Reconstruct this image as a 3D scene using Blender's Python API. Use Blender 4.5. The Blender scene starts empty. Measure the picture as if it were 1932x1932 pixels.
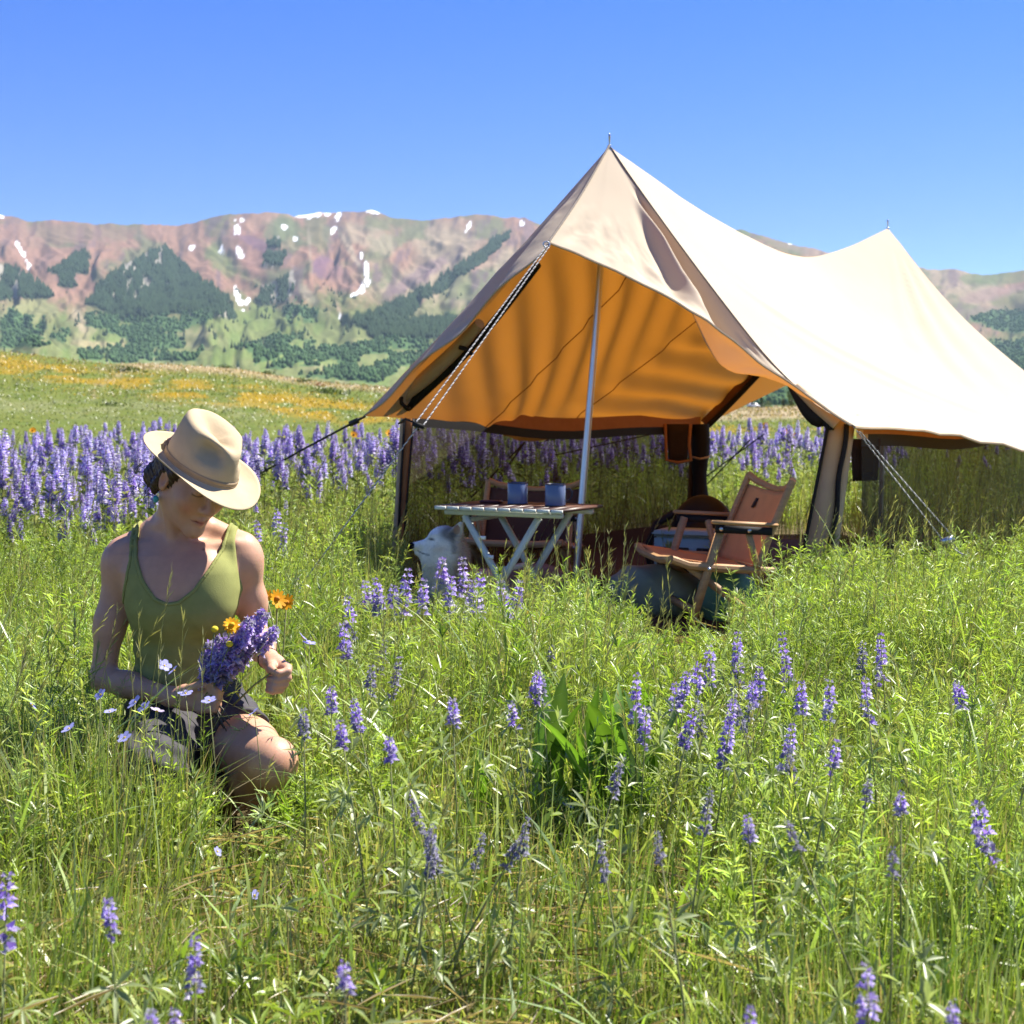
import bpy, bmesh, math, random
import numpy as np
from mathutils import Vector, Matrix

# ------------------------------------------------------------------ camera, world, sun, exposure
SC = bpy.context.scene
COL = SC.collection
F = 2654.0          # focal length in pixels of a 1932 px wide picture
H = 0.98            # eye height of the crouching photographer, metres
R = math.radians

cam_data = bpy.data.cameras.new('camera')
cam = bpy.data.objects.new('camera', cam_data)
COL.objects.link(cam)
cam.location = (0, 0, H)
cam.rotation_euler = (R(90), 0, 0)
cam_data.sensor_width = 36.0
cam_data.lens = 36.0 * F / 1932.0
cam_data.shift_y = -186.0 / 1932.0
cam_data.clip_start = 0.05
cam_data.clip_end = 30000.0
cam_data.dof.use_dof = True
cam_data.dof.focus_distance = 3.7
cam_data.dof.aperture_fstop = 8.0
SC.camera = cam

TO_SUN = Vector((0.49, 0.29, 0.82)).normalized()
SUN_EL = math.asin(TO_SUN.z)
SUN_AZ = math.atan2(TO_SUN.x, TO_SUN.y)      # clockwise from +Y

world = bpy.data.worlds.new('World')
SC.world = world
world.use_nodes = True
wn = world.node_tree.nodes
wl = world.node_tree.links
sky = wn.new('ShaderNodeTexSky')
sky.sky_type = 'NISHITA'
sky.sun_disc = False
sky.sun_elevation = SUN_EL
sky.sun_rotation = SUN_AZ
sky.altitude = 2800
sky.air_density = 1.0
sky.dust_density = 0.0
sky.ozone_density = 1.6
grade = wn.new('ShaderNodeHueSaturation')
grade.inputs['Saturation'].default_value = 1.12
grade.inputs['Value'].default_value = 1.0
wl.new(sky.outputs[0], grade.inputs['Color'])
# deeper blue towards the zenith, as in thin mountain air
tint = wn.new('ShaderNodeVectorMath'); tint.operation = 'MULTIPLY'
wtc = wn.new('ShaderNodeTexCoord'); wsep = wn.new('ShaderNodeSeparateXYZ'); wl.new(wtc.outputs['Generated'], wsep.inputs[0])
ramp = wn.new('ShaderNodeValToRGB'); cr = ramp.color_ramp
cr.elements[0].position = 0.03; cr.elements[0].color = (0.38, 0.45, 0.46, 1)
cr.elements[1].position = 0.75; cr.elements[1].color = (0.26, 0.37, 0.66, 1)
e = cr.elements.new(0.13); e.color = (0.32, 0.375, 0.52, 1)
e = cr.elements.new(0.29); e.color = (0.190, 0.350, 0.70, 1)
wl.new(wsep.outputs['Z'], ramp.inputs[0])
wl.new(grade.outputs[0], tint.inputs[0]); wl.new(ramp.outputs[0], tint.inputs[1])
wl.new(tint.outputs[0], wn['Background'].inputs['Color'])
wn['Background'].inputs['Strength'].default_value = 0.108

sun_data = bpy.data.lights.new('sun', 'SUN')
sun_data.energy = 4.5
sun_data.angle = R(0.55)
sun_data.color = (1.0, 0.95, 0.86)
sun = bpy.data.objects.new('sun', sun_data)
COL.objects.link(sun)
sun.location = (20, 12, 30)
sun.rotation_euler = TO_SUN.to_track_quat('Z', 'Y').to_euler()

SC.view_settings.view_transform = 'Standard'
SC.view_settings.look = 'None'
SC.view_settings.gamma = 1.0
SC.view_settings.use_curve_mapping = False
SC.view_settings.exposure = 1.55
SC.render.engine = 'CYCLES'
SC.cycles.max_bounces = 8
SC.cycles.transparent_max_bounces = 12
SC.cycles.diffuse_bounces = 4
SC.cycles.transmission_bounces = 6
SC.cycles.use_denoising = True

rng = np.random.default_rng(11)
random.seed(11)

# ------------------------------------------------------------------ helpers
def at(px, py, d):
    return np.array([(px - 966.0) * d / F, d, H + (780.0 - py) * d / F])

def pix(P):
    P = np.asarray(P, float)
    return 966 + P[..., 0] / P[..., 1] * F, 780 - (P[..., 2] - H) / P[..., 1] * F

ORG = {}
def link(name, data, parent=None):
    o = bpy.data.objects.new(name, data)
    COL.objects.link(o)
    if parent is not None:
        o.parent = parent
        ORG[o.name] = ORG.get(parent.name, np.zeros(3))
    return o

def tag(o, label=None, cat=None, group=None, kind=None):
    if label: o['label'] = label
    if cat: o['category'] = cat
    if group: o['group'] = group
    if kind: o['kind'] = kind
    return o

def thing(name, label, cat, loc=(0, 0, 0), group=None):
    o = link(name, None)
    o.empty_display_size = 0.1
    o.location = tuple(float(c) for c in loc)
    ORG[o.name] = np.array(loc, float)
    return tag(o, label, cat, group)

def mesh_np(name, V, tris=None, quads=None, mat=None, parent=None, col=None, smooth=False, polys=None):
    """one mesh object from arrays; vertices are world coordinates"""
    V = np.asarray(V, np.float32).reshape(-1, 3)
    o_off = ORG.get(parent.name, np.zeros(3)) if parent is not None else np.zeros(3)
    me = bpy.data.meshes.new(name)
    li, ls = [], []
    if tris is not None and len(tris):
        t = np.asarray(tris, np.int32).reshape(-1, 3); li.append(t.ravel()); ls.append(np.full(len(t), 3, np.int32))
    if quads is not None and len(quads):
        q = np.asarray(quads, np.int32).reshape(-1, 4); li.append(q.ravel()); ls.append(np.full(len(q), 4, np.int32))
    if polys:
        li.append(np.array([i for p in polys for i in p], np.int32)); ls.append(np.array([len(p) for p in polys], np.int32))
    li = np.concatenate(li); ls = np.concatenate(ls)
    me.vertices.add(len(V)); me.vertices.foreach_set('co', (V - o_off.astype(np.float32)).ravel())
    me.loops.add(len(li)); me.loops.foreach_set('vertex_index', li)
    me.polygons.add(len(ls))
    st = np.zeros(len(ls), np.int32); st[1:] = np.cumsum(ls)[:-1]
    me.polygons.foreach_set('loop_start', st)
    me.polygons.foreach_set('loop_total', ls)
    if smooth: me.polygons.foreach_set('use_smooth', np.ones(len(ls), bool))
    if col is not None:
        c = np.asarray(col, np.float32)
        if c.shape[1] == 3: c = np.concatenate([c, np.ones((len(c), 1), np.float32)], 1)
        a = me.color_attributes.new('col', 'FLOAT_COLOR', 'POINT')
        a.data.foreach_set('color', c.ravel())
    me.update(calc_edges=True)
    me.validate()
    if mat: me.materials.append(mat)
    return link(name, me, parent)

class Geo:
    """collects simple shapes; build() links them as one mesh object"""
    def __init__(s): s.v, s.f = [], []
    def add(s, V, Fs):
        n = len(s.v); s.v += [tuple(map(float, p)) for p in V]; s.f += [tuple(i + n for i in f) for f in Fs]; return s
    def box(s, c, sz, M=None, bev=0.0):
        bm = bmesh.new(); bmesh.ops.create_cube(bm, size=1)
        bmesh.ops.scale(bm, vec=sz, verts=bm.verts)
        if bev: bmesh.ops.bevel(bm, geom=bm.edges[:], offset=bev, segments=2, affect='EDGES')
        if M is not None: bmesh.ops.transform(bm, matrix=M, verts=bm.verts)
        bm.verts.index_update()
        s.add([v.co + Vector(c) for v in bm.verts], [[v.index for v in f.verts] for f in bm.faces]); bm.free(); return s
    def bar(s, a, b, w, h, up=(0, 0, 1), bev=0.0):
        a, b = Vector(a), Vector(b); d = b - a; L = d.length; x = d.normalized()
        y = Vector(up).cross(x)
        if y.length < 1e-4: y = Vector((1, 0, 0)).cross(x)
        y.normalize(); z = x.cross(y)
        M = Matrix((x, y, z)).transposed().to_4x4()
        return s.box((a + b) / 2, (L, w, h), M, bev)
    def tube(s, pts, r, n=8, cap=True, closed=False):
        P = [Vector(p) for p in pts]; m = len(P)
        rr = r if hasattr(r, '__len__') else [r] * m
        V, Fs = [], []; prev = None
        for i, p in enumerate(P):
            if closed: t = P[(i + 1) % m] - P[i - 1]
            else: t = P[min(i + 1, m - 1)] - P[max(i - 1, 0)]
            t.normalize()
            if prev is None:
                u = t.orthogonal().normalized()
            else:
                u = prev - t * prev.dot(t); u.normalize()
            prev = u; w = t.cross(u)
            for k in range(n):
                a = 2 * math.pi * k / n
                V.append(p + (u * math.cos(a) + w * math.sin(a)) * rr[i])
        for i in range(m if closed else m - 1):
            j = (i + 1) % m
            for k in range(n):
                k2 = (k + 1) % n
                Fs.append((i * n + k, i * n + k2, j * n + k2, j * n + k))
        if cap and not closed:
            Fs.append(tuple(range(n))[::-1]); Fs.append(tuple((m - 1) * n + k for k in range(n)))
        return s.add(V, Fs)
    def lathe(s, c, prof, n=24, axis=None, cap=True):
        V, Fs = [], []; m = len(prof)
        q = Vector((0, 0, 1)).rotation_difference(Vector(axis)) if axis is not None else None
        for (r, z) in prof:
            for k in range(n):
                a = 2 * math.pi * k / n
                p = Vector((r * math.cos(a), r * math.sin(a), z))
                if q: p = q @ p
                V.append(Vector(c) + p)
        for i in range(m - 1):
            for k in range(n):
                k2 = (k + 1) % n
                Fs.append((i * n + k, i * n + k2, (i + 1) * n + k2, (i + 1) * n + k))
        if cap:
            Fs.append(tuple(range(n))[::-1]); Fs.append(tuple((m - 1) * n + k for k in range(n)))
        return s.add(V, Fs)
    def quad(s, a, b, c, d, nu=1, nv=1, thick=0.0):
        a, b, c, d = map(lambda p: np.array(p, float), (a, b, c, d))
        V, Fs = [], []
        nrm = np.cross(b - a, d - a); nrm = nrm / (np.linalg.norm(nrm) + 1e-9)
        lay = [0.0] if not thick else [thick / 2, -thick / 2]
        for off in lay:
            base = len(V)
            for j in range(nv + 1):
                for i in range(nu + 1):
                    u, v = i / nu, j / nv
                    V.append((1 - v) * ((1 - u) * a + u * b) + v * ((1 - u) * d + u * c) + nrm * off)
            for j in range(nv):
                for i in range(nu):
                    k = base + j * (nu + 1) + i
                    f = (k, k + 1, k + nu + 2, k + nu + 1)
                    Fs.append(f if off >= 0 else f[::-1])
        if thick:
            N = (nu + 1) * (nv + 1)
            ring = [i for i in range(nu + 1)] + [j * (nu + 1) + nu for j in range(1, nv + 1)] + [nv * (nu + 1) + i for i in range(nu - 1, -1, -1)] + [j * (nu + 1) for j in range(nv - 1, 0, -1)]
            for i in range(len(ring)):
                p, q = ring[i], ring[(i + 1) % len(ring)]
                Fs.append((q, p, p + N, q + N))
        return s.add(V, Fs)
    def ell(s, c, r, M=None, n=12, m=8):
        V, Fs = [], []
        for i in range(m + 1):
            t = math.pi * i / m
            for k in range(n):
                a = 2 * math.pi * k / n
                p = Vector((r[0] * math.sin(t) * math.cos(a), r[1] * math.sin(t) * math.sin(a), r[2] * math.cos(t)))
                if M is not None: p = M @ p
                V.append(Vector(c) + p)
        for i in range(m):
            for k in range(n):
                k2 = (k + 1) % n
                Fs.append((i * n + k, (i + 1) * n + k, (i + 1) * n + k2, i * n + k2))
        return s.add(V, Fs)
    def build(s, name, mat, parent=None, smooth=False):
        o = mesh_np(name, np.array(s.v), polys=s.f, mat=mat, parent=parent, smooth=False)
        if smooth:
            o.data.shade_smooth() if hasattr(o.data, 'shade_smooth') else None
            try: o.data.set_sharp_from_angle(angle=R(40))
            except Exception: pass
        return o

# ------------------------------------------------------------------ materials
def mat(name, col, rough=0.7, var=0.12, scale=30.0, bump=0.0, metal=0.0, spec=0.3, trans=0.0, tcol=None, bscale=None, attr=False, detail=4.0, stretch=None, tmul=(1.32, 1.35, 0.68)):
    m = bpy.data.materials.new(name); m.use_nodes = True
    n, l = m.node_tree.nodes, m.node_tree.links
    p = n['Principled BSDF']; out = n['Material Output']
    p.inputs['Roughness'].default_value = rough; p.inputs['Metallic'].default_value = metal
    p.inputs['Specular IOR Level'].default_value = spec
    tc = n.new('ShaderNodeTexCoord')
    src = tc.outputs['Object']
    if stretch:
        mp = n.new('ShaderNodeMapping'); mp.inputs['Scale'].default_value = stretch
        l.new(src, mp.inputs['Vector']); src = mp.outputs[0]
    if attr:
        a = n.new('ShaderNodeAttribute'); a.attribute_name = 'col'; base = a.outputs['Color']
    else:
        c = n.new('ShaderNodeRGB'); c.outputs[0].default_value = (*col, 1); base = c.outputs[0]
    if var:
        t = n.new('ShaderNodeTexNoise'); t.inputs['Scale'].default_value = scale; t.inputs['Detail'].default_value = detail
        l.new(src, t.inputs['Vector'])
        mr = n.new('ShaderNodeMapRange'); mr.inputs['From Min'].default_value = 0.25; mr.inputs['From Max'].default_value = 0.75
        mr.inputs['To Min'].default_value = 1 - var; mr.inputs['To Max'].default_value = 1 + var
        l.new(t.outputs['Fac'], mr.inputs['Value'])
        mx = n.new('ShaderNodeVectorMath'); mx.operation = 'SCALE'
        l.new(base, mx.inputs[0]); l.new(mr.outputs[0], mx.inputs['Scale']); base = mx.outputs[0]
    l.new(base, p.inputs['Base Color'])
    if bump:
        t2 = n.new('ShaderNodeTexNoise'); t2.inputs['Scale'].default_value = bscale or scale * 3; t2.inputs['Detail'].default_value = 5
        l.new(src, t2.inputs['Vector'])
        b = n.new('ShaderNodeBump'); b.inputs['Strength'].default_value = bump; b.inputs['Distance'].default_value = 0.01
        l.new(t2.outputs['Fac'], b.inputs['Height']); l.new(b.outputs[0], p.inputs['Normal'])
    if trans:
        tr = n.new('ShaderNodeBsdfTranslucent'); ms = n.new('ShaderNodeMixShader'); ms.inputs[0].default_value = trans
        if tcol is not None: tr.inputs['Color'].default_value = (*tcol, 1)
        else:
            g = n.new('ShaderNodeVectorMath'); g.operation = 'MULTIPLY'; g.inputs[1].default_value = tmul
            l.new(base, g.inputs[0]); l.new(g.outputs[0], tr.inputs['Color'])
        l.new(p.outputs[0], ms.inputs[1]); l.new(tr.outputs[0], ms.inputs[2]); l.new(ms.outputs[0], out.inputs['Surface'])
    return m

M_leaf = mat('leaf', None, rough=0.36, var=0.0, spec=0.6, trans=0.42, attr=True)
M_petal = mat('petal', None, rough=0.6, var=0.0, spec=0.2, trans=0.4, attr=True, tmul=(1.1, 1.05, 1.08))
M_canvas = mat('canvas', (0.63, 0.535, 0.405), rough=0.85, var=0.04, scale=3.0, bump=0.06, bscale=350, spec=0.15, trans=0.30, tcol=(0.53, 0.185, 0.016))
M_canvas_wall = mat('canvas_wall', (0.50, 0.37, 0.24), rough=0.85, var=0.07, scale=6.0, bump=0.08, bscale=350, spec=0.15)
M_band = mat('canvas_band', (0.38, 0.17, 0.07), rough=0.85, var=0.08, scale=20, spec=0.15)
M_black = mat('black_webbing', (0.012, 0.011, 0.011), rough=0.7, var=0.2, scale=60)
M_alu = mat('aluminium', (0.62, 0.65, 0.68), rough=0.35, metal=0.75, var=0.05, spec=0.5)
M_steel = mat('steel', (0.55, 0.58, 0.62), rough=0.28, metal=0.9, var=0.05)
M_rope = mat('twisted_rope', (0.42, 0.41, 0.40), rough=0.8, var=0.3, scale=120)
M_wood = mat('beech_wood', (0.44, 0.255, 0.115), rough=0.55, var=0.22, scale=9, stretch=(1, 1, 9), bump=0.05)
M_leather = mat('tan_cloth', (0.74, 0.31, 0.11), rough=0.75, var=0.08, scale=14, bump=0.1, bscale=300)
M_dark_cloth = mat('dark_cloth', (0.045, 0.028, 0.02), rough=0.9, var=0.15, scale=20)

def mesh_fabric(name, alpha, col):
    m = bpy.data.materials.new(name); m.use_nodes = True
    n, l = m.node_tree.nodes, m.node_tree.links
    p = n['Principled BSDF']; p.inputs['Base Color'].default_value = (*col, 1); p.inputs['Roughness'].default_value = 0.9
    p.inputs['Specular IOR Level'].default_value = 0.05
    tr = n.new('ShaderNodeBsdfTransparent'); ms = n.new('ShaderNodeMixShader'); ms.inputs[0].default_value = alpha
    tc = n.new('ShaderNodeTexCoord'); t = n.new('ShaderNodeTexNoise'); t.inputs['Scale'].default_value = 4.0
    mr = n.new('ShaderNodeMapRange'); mr.inputs['To Min'].default_value = alpha - 0.07; mr.inputs['To Max'].default_value = alpha + 0.07
    l.new(tc.outputs['Object'], t.inputs['Vector']); l.new(t.outputs['Fac'], mr.inputs['Value']); l.new(mr.outputs[0], ms.inputs[0])
    l.new(tr.outputs[0], ms.inputs[1]); l.new(p.outputs[0], ms.inputs[2]); l.new(ms.outputs[0], n['Material Output'].inputs['Surface'])
    return m
M_mesh = mesh_fabric('insect_mesh', 0.84, (0.045, 0.036, 0.027))

# ------------------------------------------------------------------ numpy noise
_tab = np.random.default_rng(5).random((256, 256))
def vnoise(x, y):
    x = np.asarray(x, float); y = np.asarray(y, float)
    xi = np.floor(x).astype(int); yi = np.floor(y).astype(int); fx = x - xi; fy = y - yi
    fx = fx * fx * (3 - 2 * fx); fy = fy * fy * (3 - 2 * fy)
    g = lambda a, b: _tab[a & 255, b & 255]
    return (g(xi, yi) * (1 - fx) + g(xi + 1, yi) * fx) * (1 - fy) + (g(xi, yi + 1) * (1 - fx) + g(xi + 1, yi + 1) * fx) * fy
def fbm(x, y, oct=4, gain=0.5):
    s, a, tot = 0, 1.0, 0
    for i in range(oct):
        s = s + a * vnoise(x * 2 ** i + 17 * i, y * 2 ** i + 31 * i); tot += a; a *= gain
    return s / tot
def sstep(a, b, x):
    t = np.clip((np.asarray(x, float) - a) / (b - a), 0, 1); return t * t * (3 - 2 * t)
def in_poly(px, py, poly):
    px = np.asarray(px); py = np.asarray(py); r = np.zeros(px.shape, bool); n = len(poly)
    for i in range(n):
        x1, y1 = poly[i]; x2, y2 = poly[(i + 1) % n]
        c = ((y1 > py) != (y2 > py)) & (px < (x2 - x1) * (py - y1) / ((y2 - y1) + 1e-12) + x1)
        r ^= c
    return r
# ------------------------------------------------------------------ the land: meadow, near hill, valley, mountains
SKYX = [-900, -300, 0, 20, 50, 100, 150, 200, 260, 320, 360, 400, 450, 480, 520, 545, 555, 590, 640, 700, 735, 800, 850, 900, 950, 990, 1010, 1100, 1250, 1375, 1410, 1440, 1500, 1540, 1620, 1700, 1750, 1800, 1815, 1850, 1880, 1932, 2200, 2900]
SKYY = [430, 410, 408, 410, 417, 416, 420, 423, 426, 428, 420, 409, 402, 404, 402, 405, 411, 402, 399, 398, 411, 415, 413, 407, 413, 411, 420, 440, 432, 430, 432, 443, 462, 472, 492, 500, 510, 508, 511, 520, 518, 509, 500, 520]
CRX = [-900, 0, 100, 200, 270, 350, 450, 560, 640, 720, 850, 1000, 1340, 1500, 1600, 1932, 2900]
CRY = [640, 662, 673, 687, 686, 690, 697, 713, 722, 728, 746, 762, 771, 767, 769, 768, 770]

def crest_z(px, dep=220.0):
    return H + (780 - np.interp(px, CRX, CRY)) / F * dep

def ground_z(x, y):
    x = np.asarray(x, float); y = np.asarray(y, float)
    yy = np.maximum(y, 0.5)
    px = np.clip(966 + x / yy * F, -900, 2900)
    d = yy
    cz = crest_z(px)
    t = np.clip((d - 26) / (220 - 26), 0, 1)
    up = cz * (t ** 1.25) * (0.93 + 0.07 * sstep(0.0, 1.0, t))
    dn = sstep(225, 520, d)
    z = up * (1 - dn) + (-9.0) * dn
    z = z + 0.5 * (fbm(x / 23, y / 31, 3) - 0.5) * sstep(30, 80, d) * (1 - dn)
    z = z + 0.03 * (vnoise(x * 1.3, y * 1.3) - 0.5) * sstep(2, 4, d) * (1 - sstep(5, 7, d))
    return np.where(y < 0.5, 0.0, z)

def lerp3(a, b, t):
    return a + (np.asarray(b) - a) * t[..., None]

def build_ground():
    az = np.concatenate([np.radians(np.linspace(-178, -36, 30)), np.radians(np.linspace(-34.5, 34.5, 420)), np.radians(np.linspace(36, 178, 30))])
    d = np.concatenate([[0.3, 1.0], np.linspace(1.6, 12, 36), np.geomspace(12.6, 30, 26), np.geomspace(31, 235, 150), np.geomspace(245, 900, 24), [2000, 5000, 12000]])
    A, D = np.meshgrid(az, d)
    X = np.sin(A) * D; Y = np.cos(A) * D
    # radial distance stands in for depth so that the rings close behind the camera
    Z = ground_z(np.tan(np.clip(A, -1.2, 1.2)) * np.where(np.abs(A) < 1.2, np.cos(A), 1) * D * (np.abs(A) < 1.2), np.where(np.abs(A) < 1.2, Y, 0.0))
    Z = np.where(D > 900, -9.5, Z)
    V = np.stack([X, Y, Z], -1)
    px, py = pix(np.stack([X, np.maximum(Y, 0.3), Z], -1))
    n1 = fbm(px / 60, py / 9, 4); n2 = fbm(px / 17 + 9, py / 4 + 3, 3)
    C = np.zeros(V.shape); C[:] = (0.105, 0.085, 0.04)
    far = sstep(14, 40, D)
    green = np.array([0.155, 0.185, 0.035]); pale = np.array([0.25, 0.26, 0.12]); yel = np.array([0.40, 0.235, 0.012]); tan = np.array([0.40, 0.30, 0.16])
    hill = np.broadcast_to(green, V.shape).copy()
    hill = lerp3(hill, (0.11, 0.16, 0.03), sstep(0.45, 0.65, n2) * 0.6)
    cy = np.interp(px, CRX, CRY)
    below = py - cy
    k_y = np.exp(-((below - (26 + 0.04 * px)) / 17) ** 2) * sstep(800, 640, px) + 0.55 * np.exp(-((below - 62) / 12) ** 2) * sstep(260, 340, px) * sstep(800, 660, px)
    hill = lerp3(hill, yel, np.clip(k_y * sstep(0.34, 0.62, n1) * (.35 + 1.1 * fbm(X * .35, Y * .12, 3)), 0, 0.6))
    k_p = np.exp(-((below - (100 - 0.05 * px)) / 14) ** 2) * sstep(560, 380, px)
    hill = lerp3(hill, pale, np.clip(k_p * sstep(0.35, 0.6, n1), 0, 0.5))
    k_t = sstep(16, 2, below) * sstep(180, 280, px) * sstep(1240, 1100, px)
    hill = lerp3(hill, tan, np.clip(k_t * (0.5 + n2), 0, 0.9))
    k_r = sstep(26, 12, below - 6 * n1) * (px >= 1200)
    hill = lerp3(hill, (0.42, 0.33, 0.20), np.clip(k_r * (0.6 + 0.7 * n2), 0, 0.95))
    hill = lerp3(hill, yel, 0.5 * np.exp(-((below - 40) / 7) ** 2) * (px >= 1200) * sstep(0.4, 0.6, n1))
    for (tx, ty, rx, ry) in [(236, 700, 9, 4), (222, 709, 8, 4), (205, 718, 8, 4), (188, 727, 9, 4), (174, 737, 5, 5), (178, 748, 5, 5)]:
        hill = lerp3(hill, (0.40, 0.31, 0.18), 0.7 * np.exp(-((px - tx) / rx) ** 2 - ((py - ty) / ry) ** 2))
    C = C * (1 - far[..., None]) + hill * .66 * far[..., None]
    C *= (0.85 + 0.3 * fbm(X * 0.9, Y * 0.9, 3))[..., None]
    m, n = A.shape
    idx = np.arange(m * n).reshape(m, n)
    q = np.stack([idx[:-1, :-1], idx[:-1, 1:], idx[1:, 1:], idx[1:, :-1]], -1).reshape(-1, 4)
    wrap = np.stack([idx[:-1, -1], idx[:-1, 0], idx[1:, 0], idx[1:, -1]], -1)
    inner = [tuple(idx[0][::-1])]
    o = mesh_np('meadow_ground', V, quads=np.concatenate([q, wrap])[:, ::-1], polys=inner, mat=mat('earth_and_turf', None, rough=0.95, var=0.42, scale=5.5, detail=7, attr=True, bump=0.4, bscale=9, spec=0.1), col=C.reshape(-1, 3), smooth=True)
    tag(o, kind='structure')
build_ground()

def build_mountains():
    pxs = np.linspace(-620, 2650, 880)
    S = np.concatenate([np.linspace(0, 1, 190), [1.03, 1.1, 1.25]])
    PX, SS = np.meshgrid(pxs, S)
    dist = np.interp(SS, [0, .15, .35, .5, .65, .8, 1, 1.25], [1200, 1900, 2900, 3900, 4900, 5900, 7100, 9200])
    sky = np.interp(PX, SKYX, SKYY) + 5 * (fbm(PX / 14, PX * 0 + 3.3, 3) - 0.5)
    g = np.interp(SS, [0, .15, .35, .5, .65, .8, 1, 1.03, 1.25], [0, .096, .22, .37, .534, .74, 1, 0.99, 0.4])
    PY = 786 - (786 - sky) * g
    Z = H + (780 - PY) / F * dist
    # spurs and gullies running down the slope
    w = 150 * (fbm(PX / 190, SS * 2.2 + 4, 3) - 0.5) + 34 * (fbm(PX / 40, SS * 9, 3) - .5)
    r1 = 1 - np.abs(2 * fbm((PX + w) / 150, SS * 1.6, 3) - 1)
    r2 = 1 - np.abs(2 * fbm((PX + 1.5 * w + 60 * (fbm(PX / 90, SS * 6, 2) - .5)) / 60, SS * 6 + 7, 4) - 1)
    r3 = 1 - np.abs(2 * fbm((PX + 1.2 * w) / 17 + 30 * SS, SS * 14 + 3, 3) - 1)
    env = (.25 + .75 * sstep(.35, .6, SS)) * sstep(0.06, 0.5, SS) * (1 - 0.86 * sstep(0.82, 1.0, SS))
    Z += env * (135 * (r1 - 0.72) + 62 * (r2 - 0.75) + 26 * (r3 - .75))
    Z += 66 * np.exp(-((PX - 70) / 105) ** 2 - ((SS - 0.33) / 0.07) ** 2)
    Z += 44 * np.exp(-((PX - 430) / 120) ** 2 - ((SS - 0.36) / 0.06) ** 2)
    Z += 24 * (fbm(PX / 60, SS * 14, 3) - 0.5) * sstep(0.05, 0.3, SS)
    X = (PX - 966) * dist / F
    V = np.stack([X, dist, Z], -1)
    px, py = pix(V)
    t = (772 - py) / (772 - sky)
    nA = fbm((px + .25 * w) / 60, py / 40, 5); nB = fbm((px + .15 * w) / 15 + 5 + py / 70, py / 40, 5); nC = fbm(px / 7 + py / 25, py / 9 + 9, 4); nD = fbm(px / 120 + 40, py / 90, 3)
    C = np.zeros(V.shape); C[:] = (0.175, 0.195, 0.075)
    C = lerp3(C, (0.30, 0.255, 0.15), sstep(0.48, 0.7, nA) * 0.6)
    C = lerp3(C, (0.13, 0.185, 0.05), sstep(0.5, 0.68, nB) * 0.7)
    rock = np.zeros(V.shape); rock[:] = (0.33, 0.185, 0.14)
    rock = lerp3(rock, (0.37, 0.285, 0.205), sstep(0.42, 0.62, nD) * sstep(430, 700, px) * 0.9)
    rock = lerp3(rock, (0.155, 0.165, 0.085), sstep(0.50, 0.66, nA) * 0.85)
    rock = lerp3(rock, (0.17, 0.11, 0.125), sstep(0.55, 0.7, nB) * 0.75)
    rock = rock * (.72 + .56 * nC)[..., None]; C = C * (.78 + .44 * nC)[..., None]
    kr = sstep(0.46, 0.62, t + 0.22 * (nA - 0.5) + 0.10 * (nC - 0.5))
    C = lerp3(C, rock, kr)
    C = lerp3(C, (0.13, 0.17, 0.055), 0.65 * sstep(1330, 1420, px) * sstep(0.45, 0.6, fbm(px / 50, py / 25, 3)))
    def blob(cx, cy, rx, ry, col, k=0.8, ang=0.0):
        nonlocal C
        ca, sa = math.cos(R(ang)), math.sin(R(ang))
        u = ((px - cx) * ca + (py - cy) * sa) / rx; v = (-(px - cx) * sa + (py - cy) * ca) / ry
        q = np.sqrt(u * u + v * v) + 0.7 * (nC - 0.5) + 0.5 * (nB - 0.5)
        C = lerp3(C, col, k * sstep(1.15, 0.75, q))
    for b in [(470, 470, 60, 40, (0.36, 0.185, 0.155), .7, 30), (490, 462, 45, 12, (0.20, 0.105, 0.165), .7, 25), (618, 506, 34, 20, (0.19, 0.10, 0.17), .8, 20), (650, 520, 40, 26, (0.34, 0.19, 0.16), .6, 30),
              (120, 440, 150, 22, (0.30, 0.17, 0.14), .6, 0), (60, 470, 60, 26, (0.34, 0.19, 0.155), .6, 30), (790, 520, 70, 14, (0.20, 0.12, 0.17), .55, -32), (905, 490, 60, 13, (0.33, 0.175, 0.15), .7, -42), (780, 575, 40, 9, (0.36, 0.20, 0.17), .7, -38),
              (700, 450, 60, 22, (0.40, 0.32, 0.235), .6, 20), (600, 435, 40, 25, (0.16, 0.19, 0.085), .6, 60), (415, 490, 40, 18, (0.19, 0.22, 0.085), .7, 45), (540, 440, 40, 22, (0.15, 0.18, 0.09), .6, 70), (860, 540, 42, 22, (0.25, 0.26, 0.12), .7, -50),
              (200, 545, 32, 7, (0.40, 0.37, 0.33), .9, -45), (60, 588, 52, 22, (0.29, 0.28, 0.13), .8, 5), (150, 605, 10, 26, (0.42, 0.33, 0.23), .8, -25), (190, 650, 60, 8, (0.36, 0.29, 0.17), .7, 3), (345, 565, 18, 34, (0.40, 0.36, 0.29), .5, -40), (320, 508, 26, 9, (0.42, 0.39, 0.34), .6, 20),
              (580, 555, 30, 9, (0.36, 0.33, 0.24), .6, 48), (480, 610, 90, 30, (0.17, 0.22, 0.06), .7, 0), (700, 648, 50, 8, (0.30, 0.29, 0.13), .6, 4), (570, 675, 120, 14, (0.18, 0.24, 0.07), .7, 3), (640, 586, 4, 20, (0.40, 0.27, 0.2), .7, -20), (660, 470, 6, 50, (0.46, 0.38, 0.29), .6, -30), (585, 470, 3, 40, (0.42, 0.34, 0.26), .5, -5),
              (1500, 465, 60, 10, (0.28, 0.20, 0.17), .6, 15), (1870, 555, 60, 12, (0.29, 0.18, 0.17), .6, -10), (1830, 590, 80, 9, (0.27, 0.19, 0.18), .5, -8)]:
        blob(*b)
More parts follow.
